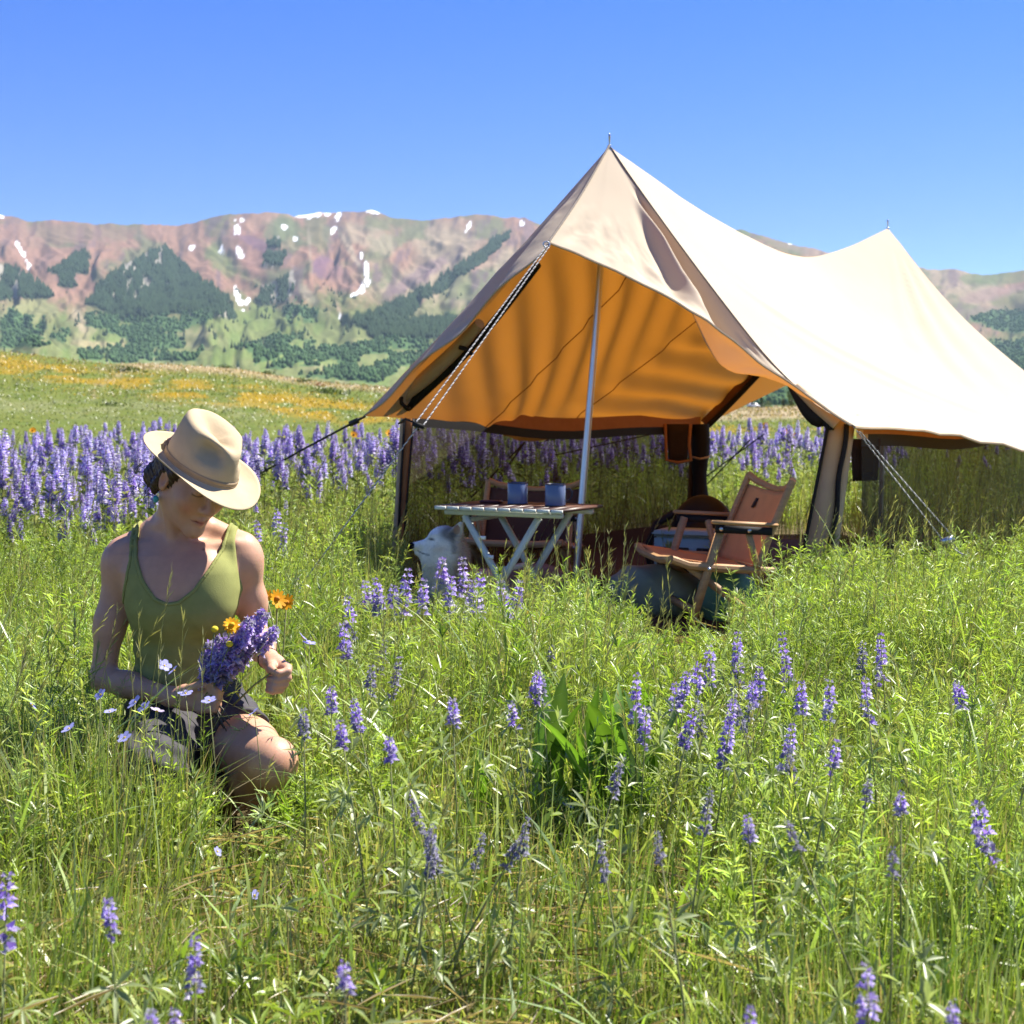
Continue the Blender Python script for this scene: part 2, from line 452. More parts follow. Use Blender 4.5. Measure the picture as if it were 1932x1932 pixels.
    # snow lying in the gullies and under the crest
    for s in [(589, 405, 36, 5, -6), (637, 413, 5, 14, 15), (630, 434, 5, 10, 20), (447, 428, 5, 11, -15), (455, 416, 4, 4, 0), (444, 440, 3, 3, 0), (363, 467, 10, 6, 0), (418, 471, 5, 8, -15), (451, 476, 5, 11, -20), (538, 428, 6, 5, 30), (558, 452, 5, 4, 20), (692, 518, 5, 24, -3), (684, 545, 5, 10, 30), (676, 552, 12, 3, -28), (450, 562, 4, 20, -15), (455, 575, 4, 6, 20), (466, 567, 3, 6, 35), (885, 424, 4, 10, 22), (985, 421, 4, 5, -20), (36, 467, 3, 18, -30), (54, 502, 3, 7, 15), (683, 482, 3, 6, 0), (705, 400, 12, 2, 6), (1468, 446, 9, 3, 22), (1494, 458, 7, 4, 25), (2, 408, 8, 3, 0), (640, 595, 4, 5, 10)]:
        ca, sa = math.cos(R(s[4])), math.sin(R(s[4]))
        u = ((px - s[0]) * ca + (py - s[1]) * sa) / (s[2] * .85); v = (-(px - s[0]) * sa + (py - s[1]) * ca) / (s[3] * 1.05)
        C = lerp3(C, (0.86, 0.88, 0.92), sstep(1.1, 0.8, np.sqrt(u * u + v * v) + 2.2 * (nC - 0.5)))
    # woods: ground colour here, trees added below
    conifer = [[(310, 462), (240, 497), (180, 542), (158, 572), (232, 606), (318, 594), (431, 587), (427, 560), (375, 527), (352, 508), (330, 490)], [(-40, 480), (56, 523), (106, 560), (60, 562), (-40, 566)],
               [(86, 512), (165, 474), (166, 515), (124, 522)], [(110, 520), (145, 520), (140, 545), (115, 545)], [(555, 512), (499, 542), (476, 572), (490, 580), (532, 572), (555, 556), (558, 527)],
               [(965, 437), (935, 447), (905, 470), (880, 490), (850, 515), (800, 545), (765, 565), (700, 590), (664, 600), (662, 615), (700, 625), (770, 600), (800, 565), (850, 540), (880, 515), (915, 495), (945, 465)],
               [(690, 625), (740, 615), (800, 600), (860, 605), (840, 640), (760, 638), (700, 640)], [(370, 545), (430, 560), (440, 600), (330, 590)], [(500, 480), (545, 478), (530, 500), (498, 505)], [(505, 455), (530, 445), (530, 470), (505, 470)]]
    aspen = [[(0, 575), (60, 600), (90, 610), (85, 630), (130, 622), (118, 655), (0, 655)], [(160, 590), (250, 600), (330, 635), (385, 655), (380, 665), (250, 655), (240, 640), (160, 612)], [(145, 660), (220, 655), (270, 640), (380, 660), (372, 680), (300, 683), (160, 686)],
             [(530, 585), (560, 565), (605, 592), (590, 610), (545, 612)], [(476, 670), (500, 660), (560, 650), (640, 655), (680, 645), (760, 630), (850, 618), (1050, 640), (1050, 760), (700, 724), (560, 708), (480, 690)],
             [(454, 655), (500, 635), (580, 632), (600, 650), (470, 665)], [(1340, 690), (1932, 640), (2300, 640), (2300, 765), (1340, 765)], [(1100, 640), (1340, 660), (1340, 760), (1050, 760)], [(1825, 600), (1870, 585), (2300, 590), (2300, 650), (1880, 625)], [(232, 606), (330, 594), (430, 590), (380, 610), (300, 640)]]
    kc = np.zeros(px.shape, bool); ka = np.zeros(px.shape, bool)
    jx = px + 16 * (nC - 0.5) + 14 * (nB - .5); jy = py + 10 * (nB - 0.5)
    for p in conifer: kc |= in_poly(jx, jy, p)
    for p in aspen: ka |= in_poly(jx, jy, p)
    snow = C.min(-1) > .5
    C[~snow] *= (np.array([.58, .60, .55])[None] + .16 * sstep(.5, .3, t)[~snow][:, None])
    ka &= ~((fbm(px / 33 + 3, py / 13, 3) > 0.60) & (px < 1100))
    bare = (nA > 0.60) & (nB > 0.52)
    C[ka] = (0.058, 0.105, 0.038); C[kc & ~bare] = (0.022, 0.036, 0.018); C[kc & bare] = (0.24, 0.22, 0.18)
    m, n = PX.shape
    idx = np.arange(m * n).reshape(m, n)
    q = np.stack([idx[:-1, :-1], idx[:-1, 1:], idx[1:, 1:], idx[1:, :-1]], -1).reshape(-1, 4)
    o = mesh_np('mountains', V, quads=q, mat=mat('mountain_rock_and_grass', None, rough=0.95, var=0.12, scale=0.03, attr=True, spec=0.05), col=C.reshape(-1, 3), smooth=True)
    tag(o, kind='structure')
    # trees
    rr = np.random.default_rng(3)
    def scatter(mask, N):
        ii, jj = np.nonzero(mask[:-4, :-1]); w = (dist[ii, jj] ** 1.5); w /= w.sum()
        k = rr.choice(len(ii), N, p=w); i, j = ii[k], jj[k]
        a, b = rr.random(N), rr.random(N)
        P = (V[i, j] * ((1 - a) * (1 - b))[:, None] + V[i + 1, j] * (a * (1 - b))[:, None] + V[i, j + 1] * ((1 - a) * b)[:, None] + V[i + 1, j + 1] * (a * b)[:, None])
        return P
    def cones(P, h, r, ns, col, name, label_kind):
        N = len(P); ang = rr.random(N)[:, None] * 6.28 + np.arange(ns)[None] * 2 * math.pi / ns
        ring = P[:, None, :] + np.stack([np.cos(ang) * r[:, None], np.sin(ang) * r[:, None], np.broadcast_to((0.05 * h)[:, None], ang.shape)], -1)
        tip = P + np.stack([rr.normal(0, .3, N), rr.normal(0, .3, N), h], -1)
        VV = np.concatenate([ring, tip[:, None]], 1).reshape(-1, 3)
        b = np.arange(N)[:, None] * (ns + 1); k = np.arange(ns)
        T = np.stack([b + k, b + (k + 1) % ns, np.broadcast_to(b + ns, (N, ns))], -1).reshape(-1, 3)
        cc = np.repeat(col, ns + 1, 0)
        o = mesh_np(name, VV, tris=T, mat=M_far, col=cc); tag(o, kind='stuff')
    M_far = mat('far_foliage', None, rough=0.95, var=0, attr=True, spec=0.05)
    P = scatter(kc & ~bare, 17000); P = np.concatenate([P, scatter((fbm(px / 25 + 8, py / 12, 3) > .66) & (t > .12) & (t < .62) & ~kc & ~ka, 500)]); N = len(P)
    cones(P, rr.uniform(11, 24, N), rr.uniform(3.0, 5.2, N), 5, np.array([0.024, 0.042, 0.020]) * rr.uniform(.6, 1.4, (N, 1)), 'conifer_forest', '')
    P = scatter(ka, 24000); N = len(P)
    # aspens: rounded crowns, two stacked rings
    ns = 6; h = rr.uniform(6, 12, N); r = rr.uniform(2.8, 5.2, N)
    ang = rr.random(N)[:, None] * 6.28 + np.arange(ns)[None] * 2 * math.pi / ns
    def ring(f, zf): return P[:, None, :] + np.stack([np.cos(ang) * r[:, None] * f, np.sin(ang) * r[:, None] * f, np.broadcast_to((zf * h)[:, None], ang.shape)], -1)
    VV = np.concatenate([ring(.8, 0.05), ring(1.0, .5), ring(.6, .85), (P + np.stack([0 * h, 0 * h, h], -1))[:, None]], 1).reshape(-1, 3)
    b = np.arange(N)[:, None] * (3 * ns + 1); k = np.arange(ns); k2 = (k + 1) % ns
    Q = np.concatenate([np.stack([b + a * ns + k, b + a * ns + k2, b + (a + 1) * ns + k2, b + (a + 1) * ns + k], -1).reshape(-1, 4) for a in (0, 1)])
    T = np.stack([b + 2 * ns + k, b + 2 * ns + k2, np.broadcast_to(b + 3 * ns, (N, ns))], -1).reshape(-1, 3)
    col = np.repeat(np.array([0.062, 0.112, 0.042]) * rr.uniform(.65, 1.4, (N, 1)), 3 * ns + 1, 0)
    o = mesh_np('aspen_woods', VV, tris=T, quads=Q, mat=M_far, col=col, smooth=True); tag(o, kind='stuff')
build_mountains()
# ------------------------------------------------------------------ the canvas tent
def curve_px(pts, ds):
    """3-D polyline from picture directions at given depths"""
    return np.array([at(p[0], p[1], d) for p, d in zip(pts, ds)])
def resample(P, n):
    P = np.asarray(P, float)
    s = np.concatenate([[0], np.cumsum(np.linalg.norm(np.diff(P, axis=0), axis=1))])
    if s[-1] < 1e-9: return np.repeat(P[:1], n, 0)
    s /= s[-1]
    # smooth with Catmull-Rom
    t = np.linspace(0, 1, n); out = np.zeros((n, 3))
    for k in range(n):
        i = min(max(np.searchsorted(s, t[k]) - 1, 0), len(P) - 2)
        u = (t[k] - s[i]) / (s[i + 1] - s[i] + 1e-12)
        p0, p1, p2, p3 = P[max(i - 1, 0)], P[i], P[i + 1], P[min(i + 2, len(P) - 1)]
        h = s[i + 1] - s[i]
        m1 = (p2 - p0) / (s[i + 1] - s[max(i - 1, 0)] + 1e-12) * h
        m2 = (p3 - p1) / (s[min(i + 2, len(P) - 1)] - s[i] + 1e-12) * h
        out[k] = (2 * u**3 - 3 * u**2 + 1) * p1 + (u**3 - 2 * u**2 + u) * m1 + (-2 * u**3 + 3 * u**2) * p2 + (u**3 - u**2) * m2
    return out
def coons(c0, c1, d0, d1, nu, nv):
    c0, c1 = resample(c0, nu), resample(c1, nu); d0, d1 = resample(d0, nv), resample(d1, nv)
    u = np.linspace(0, 1, nu)[None, :, None]; v = np.linspace(0, 1, nv)[:, None, None]
    S = (1 - v) * c0[None] + v * c1[None] + (1 - u) * d0[:, None] + u * d1[:, None]
    S -= (1 - u) * (1 - v) * c0[0] + u * (1 - v) * c0[-1] + (1 - u) * v * c1[0] + u * v * c1[-1]
    return S
def normals(S):
    du = np.gradient(S, axis=1); dv = np.gradient(S, axis=0)
    n = np.cross(du, dv); return n / (np.linalg.norm(n, axis=2, keepdims=True) + 1e-9)
def sheet(name, S, m, parent):
    nv, nu = S.shape[:2]; idx = np.arange(nu * nv).reshape(nv, nu)
    q = np.stack([idx[:-1, :-1], idx[:-1, 1:], idx[1:, 1:], idx[1:, :-1]], -1).reshape(-1, 4)
    return mesh_np(name, S, quads=q, mat=m, parent=parent, smooth=True)

T_A = at(1150, 276, 7.65); T_B = at(1675, 431, 10.9)
T_E = at(1036, 458, 6.92); T_L = at(687, 785, 8.0); T_R = at(1612, 806, 6.45)
T_PL = at(765, 772, 8.5); T_PR = at(1568, 790, 6.8)
T_P3 = at(1322, 797, 11.3); T_Q = at(1330, 801, 11.55)
T_P4 = np.array([3.68, 9.6, 0.93]); T_S = np.array([3.95, 9.55, 0.88])
T_C = np.array([3.02, 7.88, 0.755]); T_F = at(1000, 832, 10.0)
T_E2 = np.array([3.72, 12.1, 1.80])
def floor_of(p, dx=0, dy=0): return np.array([p[0] + dx, p[1] + dy, 0.0])

def plan_t(px):      # where a picture column meets the vertical plane through both poles
    k = (px - 966) / F; a, b = T_A, T_B
    return (k * a[1] - a[0]) / ((b[0] - a[0]) - k * (b[1] - a[1]))
ridge = []
for (px_, py_) in [(1150, 276), (1230, 334), (1300, 383), (1400, 441), (1470, 473), (1530, 484), (1600, 466), (1675, 431)]:
    t_ = plan_t(px_); d_ = T_A[1] + t_ * (T_B[1] - T_A[1]); ridge.append(at(px_, py_, d_))
ridge = np.array(ridge)

def build_tent():
    tent = thing('canvas_tent', 'beige canvas two-pole tent with orange-lit inside and open awning front', 'tent', (1.2, 8.6, 0))
    NU, NV = 90, 70
    hipR = curve_px([(1150, 276), (1192, 338), (1300, 487), (1400, 618), (1460, 690), (1530, 755), (1612, 806)], [7.65, 7.54, 7.27, 7.01, 6.86, 6.66, 6.45])
    hipL = np.array([T_A, T_A * .66 + T_L * .34, T_A * .33 + T_L * .67, T_L]); hipL[1:3, 2] -= [0.015, 0.015]
    hipS = np.array([T_B, T_B * .6 + T_S * .4 - [0, 0, .12], T_S]); hipQ = np.array([T_B, T_B * .6 + T_Q * .4 - [0, 0, .08], T_Q])
    eaveR = np.array([T_R, T_R * .55 + T_C * .45 + [-.05, .10, .035], T_C, T_S * .5 + T_C * .5 + [-.06, .08, .03], T_S])
    eaveL = np.array([T_L, T_L * .5 + T_F * .5 + [.12, -.05, .04], T_F, T_F * .5 + T_Q * .5 + [.06, -.1, .04], T_Q])
    u = np.linspace(0, 1, NU)[None]; v = np.linspace(0, 1, NV)[:, None]
    def wrinkle(S, specs):
        n = normals(S); D = np.zeros(S.shape[:2])
        for f in specs: D = D + f(u, v)
        return S + n * D[..., None]
    # near slope
    S = coons(ridge, eaveR, hipR, hipS, NU, NV)
    ang = np.arctan2(v + 0.02, (1 - u) + 0.02)
    rB = np.hypot(v, 1 - u)
    folds = lambda u, v: 0.020 * np.sin(ang * 26 + 2 * np.sin(ang * 5)) * np.exp(-((ang - 1.12) / .26) ** 2) * sstep(0.02, .22, rB) * (1 - sstep(.6, 1.0, rB))
    f2 = lambda u, v: 0.012 * (fbm(u * 9 + v * 5, v * 3 - u * 2, 3) - .5)
    f3 = lambda u, v: -0.014 * np.exp(-((v - .38 - .9 * (u - .1)) / .02) ** 2) * sstep(.08, .2, u) * sstep(.62, .5, u) - 0.010 * np.exp(-((v - .50 - .8 * (u - .1)) / .022) ** 2) * sstep(.1, .2, u) * sstep(.5, .4, u)
    f4 = lambda u, v: 0.008 * np.sin(u * 70 + v * 22) * sstep(.78, 1, v) * sstep(.1, .3, u)
    nearS = wrinkle(S, [folds, f2, f3, f4])
    o = sheet('roof_slope', nearS, M_canvas, tent); o['label'] = 'sunlit near slope of the tent roof'
    # far-left slope seen from below
    S = coons(ridge, eaveL, hipL, hipQ, NU, NV)
    g1 = lambda u, v: 0.036 * (np.abs(np.sin((u - .6 * v) * 34 + 3 * fbm(u * 3, v * 2, 2))) ** 1.6 - .4) * sstep(.02, .10, u) * sstep(.72, .35, u) * sstep(.06, .25, v) * (1 - .65 * sstep(.7, 1, v)) * (0.1 + 1.4 * fbm((u - .6 * v) * 12 + 20, v * 2, 2))
    g2 = lambda u, v: 0.020 * np.sin((v * 1.3 - u * .6) * 40 + 3 * fbm(u * 4, v * 4, 2)) * sstep(.45, .62, u) * sstep(.2, .5, v)
    g3 = lambda u, v: 0.012 * (fbm(u * 24, v * 16, 3) - .5) * sstep(.5, .95, v)
    o = sheet('roof_slope', wrinkle(S, [g1, g2, g3]), M_canvas, tent); o['label'] = 'far slope of the tent roof, glowing orange from below'
    # front awning, two triangles meeting on the seam from peak to tip
    edgeR = curve_px([(1036, 458), (1085, 478), (1130, 497), (1230, 545), (1328, 602), (1430, 676), (1490, 717), (1560, 772), (1612, 806)], [6.92, 6.92, 6.90, 6.86, 6.80, 6.70, 6.62, 6.52, 6.45])
    seam = np.array([T_A, T_A * .5 + T_E * .5 - [0, 0, .02], T_E])
    n2, m2 = 110, 90
    uu = np.linspace(0, 1, n2)[None]; vv = np.linspace(0, 1, m2)[:, None]
    S = coons(np.repeat(T_A[None], 3, 0), edgeR, seam, hipR, n2, m2)
    n = normals(S); 
    if n[m2 // 2, n2 // 2, 2] < 0: n = -n
    D = -0.155 * np.exp(-((uu - (.80 - .08 * vv)) / .115) ** 2) * sstep(.16, .42, vv) * (1 - .55 * sstep(.8, 1, vv))
    D += 0.055 * np.exp(-((uu - (.57 - .0 * vv)) / .055) ** 2) * sstep(.22, .5, vv) * (1 - .8 * sstep(.75, 1, vv))
    D -= 0.03 * np.exp(-((uu - .46) / .05) ** 2) * sstep(.3, .6, vv) * (1 - sstep(.8, 1, vv))
    D += 0.012 * np.sin(uu * 46 + vv * 9 + 3 * fbm(uu * 5, vv * 5, 2)) * sstep(.55, .85, vv) * (1 - sstep(.62, .8, uu))
    D += 0.018 * (fbm(uu * 26, vv * 11, 3) - .5) * sstep(.45, .85, vv)
    D *= sstep(0, .05, uu) * sstep(1, .96, uu) * (1 - .82 * sstep(.84, 1, vv))
    S = S + n * D[..., None]
    o = sheet('front_awning', S, M_canvas, tent); o['label'] = 'creased right half of the front awning'
    hemR = S[-1]
    edgeL = np.array([T_L, T_L * .5 + T_E * .5 + [.03, .05, .015], T_E])
    S = coons(np.repeat(T_A[None], 3, 0), edgeL, hipL, seam, n2, m2)
    n = normals(S)
    D = 0.03 * np.sin(uu * 15) * sstep(.2, .6, vv) * (1 - .5 * sstep(.8, 1, vv)) + 0.01 * (fbm(uu * 10, vv * 10, 3) - .5)
    S = S + n * (D * sstep(0, .05, uu) * sstep(1, .96, uu))[..., None]
    o = sheet('front_awning', S, M_canvas, tent); o['label'] = 'shaded left half of the front awning'
    hemL = S[-1]
    # rear awning
    S = coons(np.repeat(T_B[None], 3, 0), np.array([T_E2, T_E2 * .5 + T_S * .5 + [-.08, 0, .04], T_S]), np.array([T_B, T_E2]), hipS, 30, 20); sheet('rear_awning', S, M_canvas, tent)
    S = coons(np.repeat(T_B[None], 3, 0), np.array([T_Q, T_E2 * .5 + T_Q * .5 + [0, 0, .03], T_E2]), hipQ, np.array([T_B, T_E2]), 30, 20); sheet('rear_awning', S, M_canvas, tent)
    # hems and seams
    for nm, P, r in [('hem', hemR, .006), ('hem', hemL, .006), ('eave_hem', nearS[-1], .007), ('seam', resample(seam, 20) + [0, -.004, .006], .006), ('seam', resample(hipR, 24) + [0, 0, .004], .004)]:
        g = Geo(); g.tube(P[::2] if len(P) > 40 else P, r, 5); g.build(nm, M_canvas_wall if nm != 'seam' else mat('seam_tape', (0.17, 0.14, 0.115), .8), tent, smooth=True)
    # seam lines under the far slope
    Sf = coons(ridge, eaveL, hipL, hipQ, NU, NV)
    for uu0, uu1 in ((.22, .30), (.50, .56)):
        P = [Sf[j, int((uu0 + (uu1 - uu0) * j / (NV - 1)) * (NU - 1))] + np.array([.0, -.012, -.014]) for j in range(6, NV, 3)]
        g = Geo(); g.tube(P, .0035, 5); g.build('seam', mat('inner_seam', (0.30, 0.12, 0.03), .8), tent)
    # poles and finials
    g = Geo(); foot = at(1083, 1120, 7.5); foot[2] = 0.0
    g.tube([foot, foot * .45 + T_A * .55 + [.004, 0, 0], T_A - [0, 0, .02]], .019, 14); g.build('pole', M_alu, tent, smooth=True)
    g = Geo(); g.tube([[T_B[0] - .06, T_B[1], 0], T_B - [0, 0, .02]], .019, 12); g.build('pole', M_alu, tent, smooth=True)
    for P in (T_A, T_B):
        g = Geo(); g.lathe(P - [0, 0, .01], [(.012, 0), (.012, .015), (.005, .02), (.005, .06), (.0075, .063), (.006, .075), (.002, .08)], 10); g.build('finial', M_steel, tent, smooth=True)
    # side walls of insect mesh with canvas band, black web band and sill
    def wall(p, q, npan, sag, name):
        p0, q0 = np.array(p), np.array(q); m = 13
        top = [p0 + (q0 - p0) * i / (m - 1) - [0, 0, sag * math.exp(-((i / (m - 1) - .42) / .28) ** 2) * math.sin(math.pi * i / (m - 1))] for i in range(m)]
        def strip(za, zb, mt, nm, off=0.0):
            V, Fs = [], []
            for i, t in enumerate(top):
                V += [t + [0, off, za], t + [0, off, zb]]
            for i in range(m - 1): Fs.append((2 * i, 2 * i + 2, 2 * i + 3, 2 * i + 1))
            g = Geo(); g.add(V, Fs); return g.build(nm, mt, tent)
        strip(.045, -.045, M_band, 'wall_band', .0)
        strip(-.045, -.105, M_black, 'zip_band', .003)
        V, Fs = [], []
        for i, t in enumerate(top): V += [t - [0, 0, .105], [t[0], t[1], .12]]
        for i in range(m - 1): Fs.append((2 * i, 2 * i + 2, 2 * i + 3, 2 * i + 1))
        g = Geo(); g.add(V, Fs); g.build('mesh_wall', M_mesh, tent)
        V = []
        for i, t in enumerate(top): V += [[t[0], t[1], .12], [t[0], t[1], 0.0]]
        g = Geo(); g.add(V, Fs); g.build('wall_sill', M_dark_cloth, tent)
    wall(T_PL, T_P3, 2, .06, 'left')
    wall(T_PR + [.16, .05, -.03], T_P4, 2, .05, 'right')
    # near wall: pale band above the mesh
    g = Geo(); a, b = T_PR + [.12, 0, .0], T_P4
    c1 = T_PR * .5 + T_P4 * .5 - [0, 0, .05]
    g.quad(a - [0, .01, .095], c1 - [0, .012, .10], c1 + [0, -.012, .02], a + [0, -.01, .02], 4, 1); g.build('wall_band', M_canvas_wall, tent)
    # corner posts of canvas: left front
    def panel(tl, tr, br, bl, mt, nm, th=.006, off=0.0):
        g = Geo(); o = np.array([0, off, 0]); g.quad(np.array(tl) + o, np.array(tr) + o, np.array(br) + o, np.array(bl) + o, 2, 8, th); return g.build(nm, mt, tent)
    dL = 8.45
    panel(at(757, 768, dL), at(765, 768, dL), at(748, 1086, dL), at(736, 1086, dL), M_canvas_wall, 'corner_panel')
    panel(at(765, 768, dL), at(780, 772, dL), at(757, 1072, dL), at(749, 1072, dL), M_band, 'corner_panel', off=-.004)
    g = Geo(); g.tube([at(765, 768, dL - .02), at(757, 900, dL - .02), at(748.5, 1078, dL - .02)], .008, 6); g.tube([at(780, 790, dL - .02), at(769, 930, dL - .02), at(757, 1080, dL - .02)], .007, 6); g.build('zipper', M_black, tent)
    # right front post: wide panel, black zip, narrow panel
    dR = 6.8
    panel(at(1566, 790, dR), at(1597, 792, dR), at(1551, 1160, dR), at(1494, 1160, dR), M_canvas_wall, 'corner_panel')
    panel(at(1599, 794, dR), at(1612, 808, dR + .02), at(1565, 1160, dR + .02), at(1553, 1160, dR + .02), M_canvas_wall, 'corner_panel', off=.004)
    g = Geo()
    for a_, b_, r_ in [((1597.5, 800), (1551.5, 1160), .012), ((1564.5, 790), (1492.5, 1160), .008)]:
        P = [at(a_[0] + (b_[0] - a_[0]) * t + (2.2 * math.sin(t * 17) if r_ > .01 else 0), a_[1] + (b_[1] - a_[1]) * t, dR - .012) for t in np.linspace(0, 1, 24)]
        g.tube(P, r_, 6)
    g.build('zipper', M_black, tent)
    # rolled door fabric tied up along the front gable, left and right
    def roll(pts, ds, r, mt, nm):
        P = curve_px(pts, ds); g = Geo(); g.tube(resample(P, 16), r if not hasattr(r, '__len__') else list(np.interp(np.linspace(0, 1, 16), np.linspace(0, 1, len(r)), r)), 10); return g.build(nm, mt, tent, smooth=True)
    roll([(757, 752), (800, 716), (860, 660), (905, 610)], [8.2, 8.05, 7.8, 7.6], [.035, .045, .04, .03], M_canvas_wall, 'rolled_door')
    roll([(768, 768), (815, 725), (880, 665), (940, 596), (1015, 500)], [8.25, 8.1, 7.85, 7.6, 7.2], [.03, .028, .022, .02, .018], M_black, 'gable_zipper')
    roll([(1486, 716), (1510, 750), (1540, 785), (1562, 792), (1566, 812)], [6.95, 6.9, 6.86, 6.82, 6.8], [.015, .03, .045, .05, .02], M_black, 'rolled_door')
    roll([(1500, 728), (1540, 765), (1580, 800)], [6.8, 6.78, 6.75], [.02, .03, .03], M_canvas_wall, 'rolled_door')
    g = Geo(); g.tube([at(757, 750, 8.1), at(757, 760, 8.08), at(768, 772, 8.15), at(772, 768, 8.2)], .012, 6); g.build('tie_strap', M_black, tent)
    g = Geo(); g.tube([at(866, 655, 7.7), at(885, 660, 7.72), at(890, 668, 7.75)], .012, 6); g.build('tie_strap', M_black, tent)
    # rear doorway: rolled black mesh door hanging at the far post, zip band up the gable
    roll([(1322, 800), (1323, 840), (1320, 880), (1322, 950), (1324, 1010)], [11.2] * 5, [.07, .075, .055, .075, .07], M_black, 'rolled_door')
    g = Geo(); g.tube([at(1306, 862, 11.1), at(1320, 866, 11.08), at(1338, 862, 11.1)], .008, 6); g.build('tie_strap', M_canvas_wall, tent)
    roll([(1330, 800), (1380, 750), (1420, 706), (1448, 680)], [11.35, 11.3, 11.25, 11.2], .045, mat('brown_roll', (0.16, 0.07, 0.03), .9), 'gable_zipper')
    roll([(1336, 804), (1386, 754), (1426, 712), (1452, 684)], [11.30, 11.25, 11.2, 11.15], .022, M_black, 'gable_zipper')
    panel(at(1303, 800, 11.25), at(1312, 800, 11.25), at(1303, 1020, 11.25), at(1293, 1020, 11.25), M_band, 'corner_panel')
    # hanging pockets
    for (x0, x1, y0, y1, d) in [(1256, 1302, 800, 872, 10.9), (1604, 1660, 828, 908, 7.05)]:
        g = Geo(); g.quad(at(x0 + 1, y0, d), at(x1, y0, d), at(x1 - 6, y1 - 2, d), at(x0 + 6, y1, d), 4, 4, .03); g.build('pocket', M_dark_cloth, tent)
    g = Geo(); g.tube([at(1255, 800, 10.85), at(1257, 868, 10.85), at(1280, 873, 10.85), at(1304, 868, 10.85), at(1300, 840, 10.85), at(1303, 800, 10.85)], .012, 6); g.build('pocket_trim', M_band, tent)
    # floor cloth
    g = Geo(); z = .012
    g.add([[T_PL[0], T_PL[1], z], [T_PR[0], T_PR[1], z], [T_P4[0], T_P4[1], z], [T_P3[0], T_P3[1], z]], [(0, 1, 2, 3)]); g.build('floor_cloth', mat('floor_cloth', (0.035, 0.02, 0.016), .85, var=.2, scale=5), tent)
    # guy ropes with steel sliders
    def guy(P, r, mt, n=7):
        P = [np.array(p, float) for p in P]; g = Geo()
        Q = []
        for a, b in zip(P[:-1], P[1:]):
            for t in np.linspace(0, 1, 14, endpoint=False): Q.append(a + (b - a) * t)
        Q.append(P[-1]); g.tube(Q, r, n); return g.build('guy_rope', mt, tent)
    slider1 = at(787, 800, 5.95); anc1 = at(478, 1228, 5.84); anc1[2] = 0
    rt = twisted
    rt(at(1034, 461, 6.90), at(785, 797, 5.97), tent); rt(at(1037, 464, 6.90), at(795, 808, 5.95), tent); rt(at(788, 806, 5.95), anc1, tent)
    g = Geo(); g.bar(at(779, 799, 5.95), at(800, 806, 5.95), .012, .02); g.build('rope_slider', M_black, tent)
    g = Geo(); g.tube([at(762, 795, 8.0), at(752, 799, 7.9), at(765, 790, 7.8), at(780, 797, 7.7), at(790, 812, 7.7)], .006, 6); g.build('tie_cord', M_black, tent)
    g = Geo(); ring = [at(1031 + 6 * math.cos(a), 461 + 5 * math.sin(a), 6.90) for a in np.linspace(0, 2 * math.pi, 14, endpoint=False)]
    g.tube(ring, .004, 6, closed=True); g.build('grommet_ring', M_steel, tent)
    anc3 = at(1905, 1165, 6.75); anc3[2] = 0
    rt(at(1616, 812, 6.42), at(1778, 1018, 6.55), tent); rt(at(1622, 814, 6.42), at(1797, 1012, 6.55), tent); rt(at(1792, 1018, 6.55), anc3, tent)
    g = Geo(); g.bar(at(1775, 1024, 6.55), at(1800, 1015, 6.55), .016, .03); g.build('rope_slider', M_steel, tent)
    g = Geo(); g.tube([at(1800, 1036, 6.55), at(1812, 1044, 6.5), at(1824, 1048, 6.5), at(1832, 1054, 6.5)], .004, 5); g.build('guy_rope', M_rope, tent)
    guy([at(688, 786, 7.98), at(575, 846, 8.6), at(470, 905, 9.2), at(200, 1060, 9.3)], .007, M_black)
    g = Geo(); g.bar(at(660, 800, 8.15), at(676, 793, 8.05), .014, .03); g.build('rope_slider', M_black, tent); g = Geo(); g.bar(at(500, 886, 9.05), at(504, 884, 9.05), .02, .04); g.build('rope_slider', M_black, tent)
    f0 = at(990, 834, 10.0)
    for (px_, py_, d_) in [(830, 1000, 10.6), (870, 1010, 11.2)]:
        q = at(px_, py_, d_); guy([f0, q], .007, M_black)
    for (a_, b_) in [(((1415, 830), 12.2), ((1260, 990), 13.0)), (((1440, 820), 12.2), ((1180, 1010), 12.8)), (((1250, 815), 12.0), ((1040, 860), 12.0))]:
        guy([at(*a_[0], a_[1]), at(*b_[0], b_[1])], .006, M_black)
    return tent

def twisted(a, b, parent):
    """two-strand rope: a light and a dark strand wound round each other"""
    a, b = np.array(a), np.array(b); L = np.linalg.norm(b - a); ax = (b - a) / L
    u = np.cross(ax, [0, 0, 1.]); u /= np.linalg.norm(u); w = np.cross(ax, u)
    n = int(L / .008)
    root = None
    for k, (mt, ph) in enumerate([(M_rope_l, 0), (M_rope_d, math.pi)]):
        g = Geo(); P = []
        for i in range(n + 1):
            t = i / n; an = ph + t * L / .034 * 2 * math.pi
            P.append(a + (b - a) * t + (u * math.cos(an) + w * math.sin(an)) * .0016)
        g.tube(P, .0023, 4)
        o = g.build('guy_rope' if k == 0 else 'dark_strand', mt, parent if k == 0 else root)
        root = root or o
M_rope_l = mat('rope_light', (0.62, 0.60, 0.57), .8, var=.1, scale=50)
M_rope_d = mat('rope_dark', (0.20, 0.19, 0.19), .8, var=.1, scale=50)
tent = build_tent()
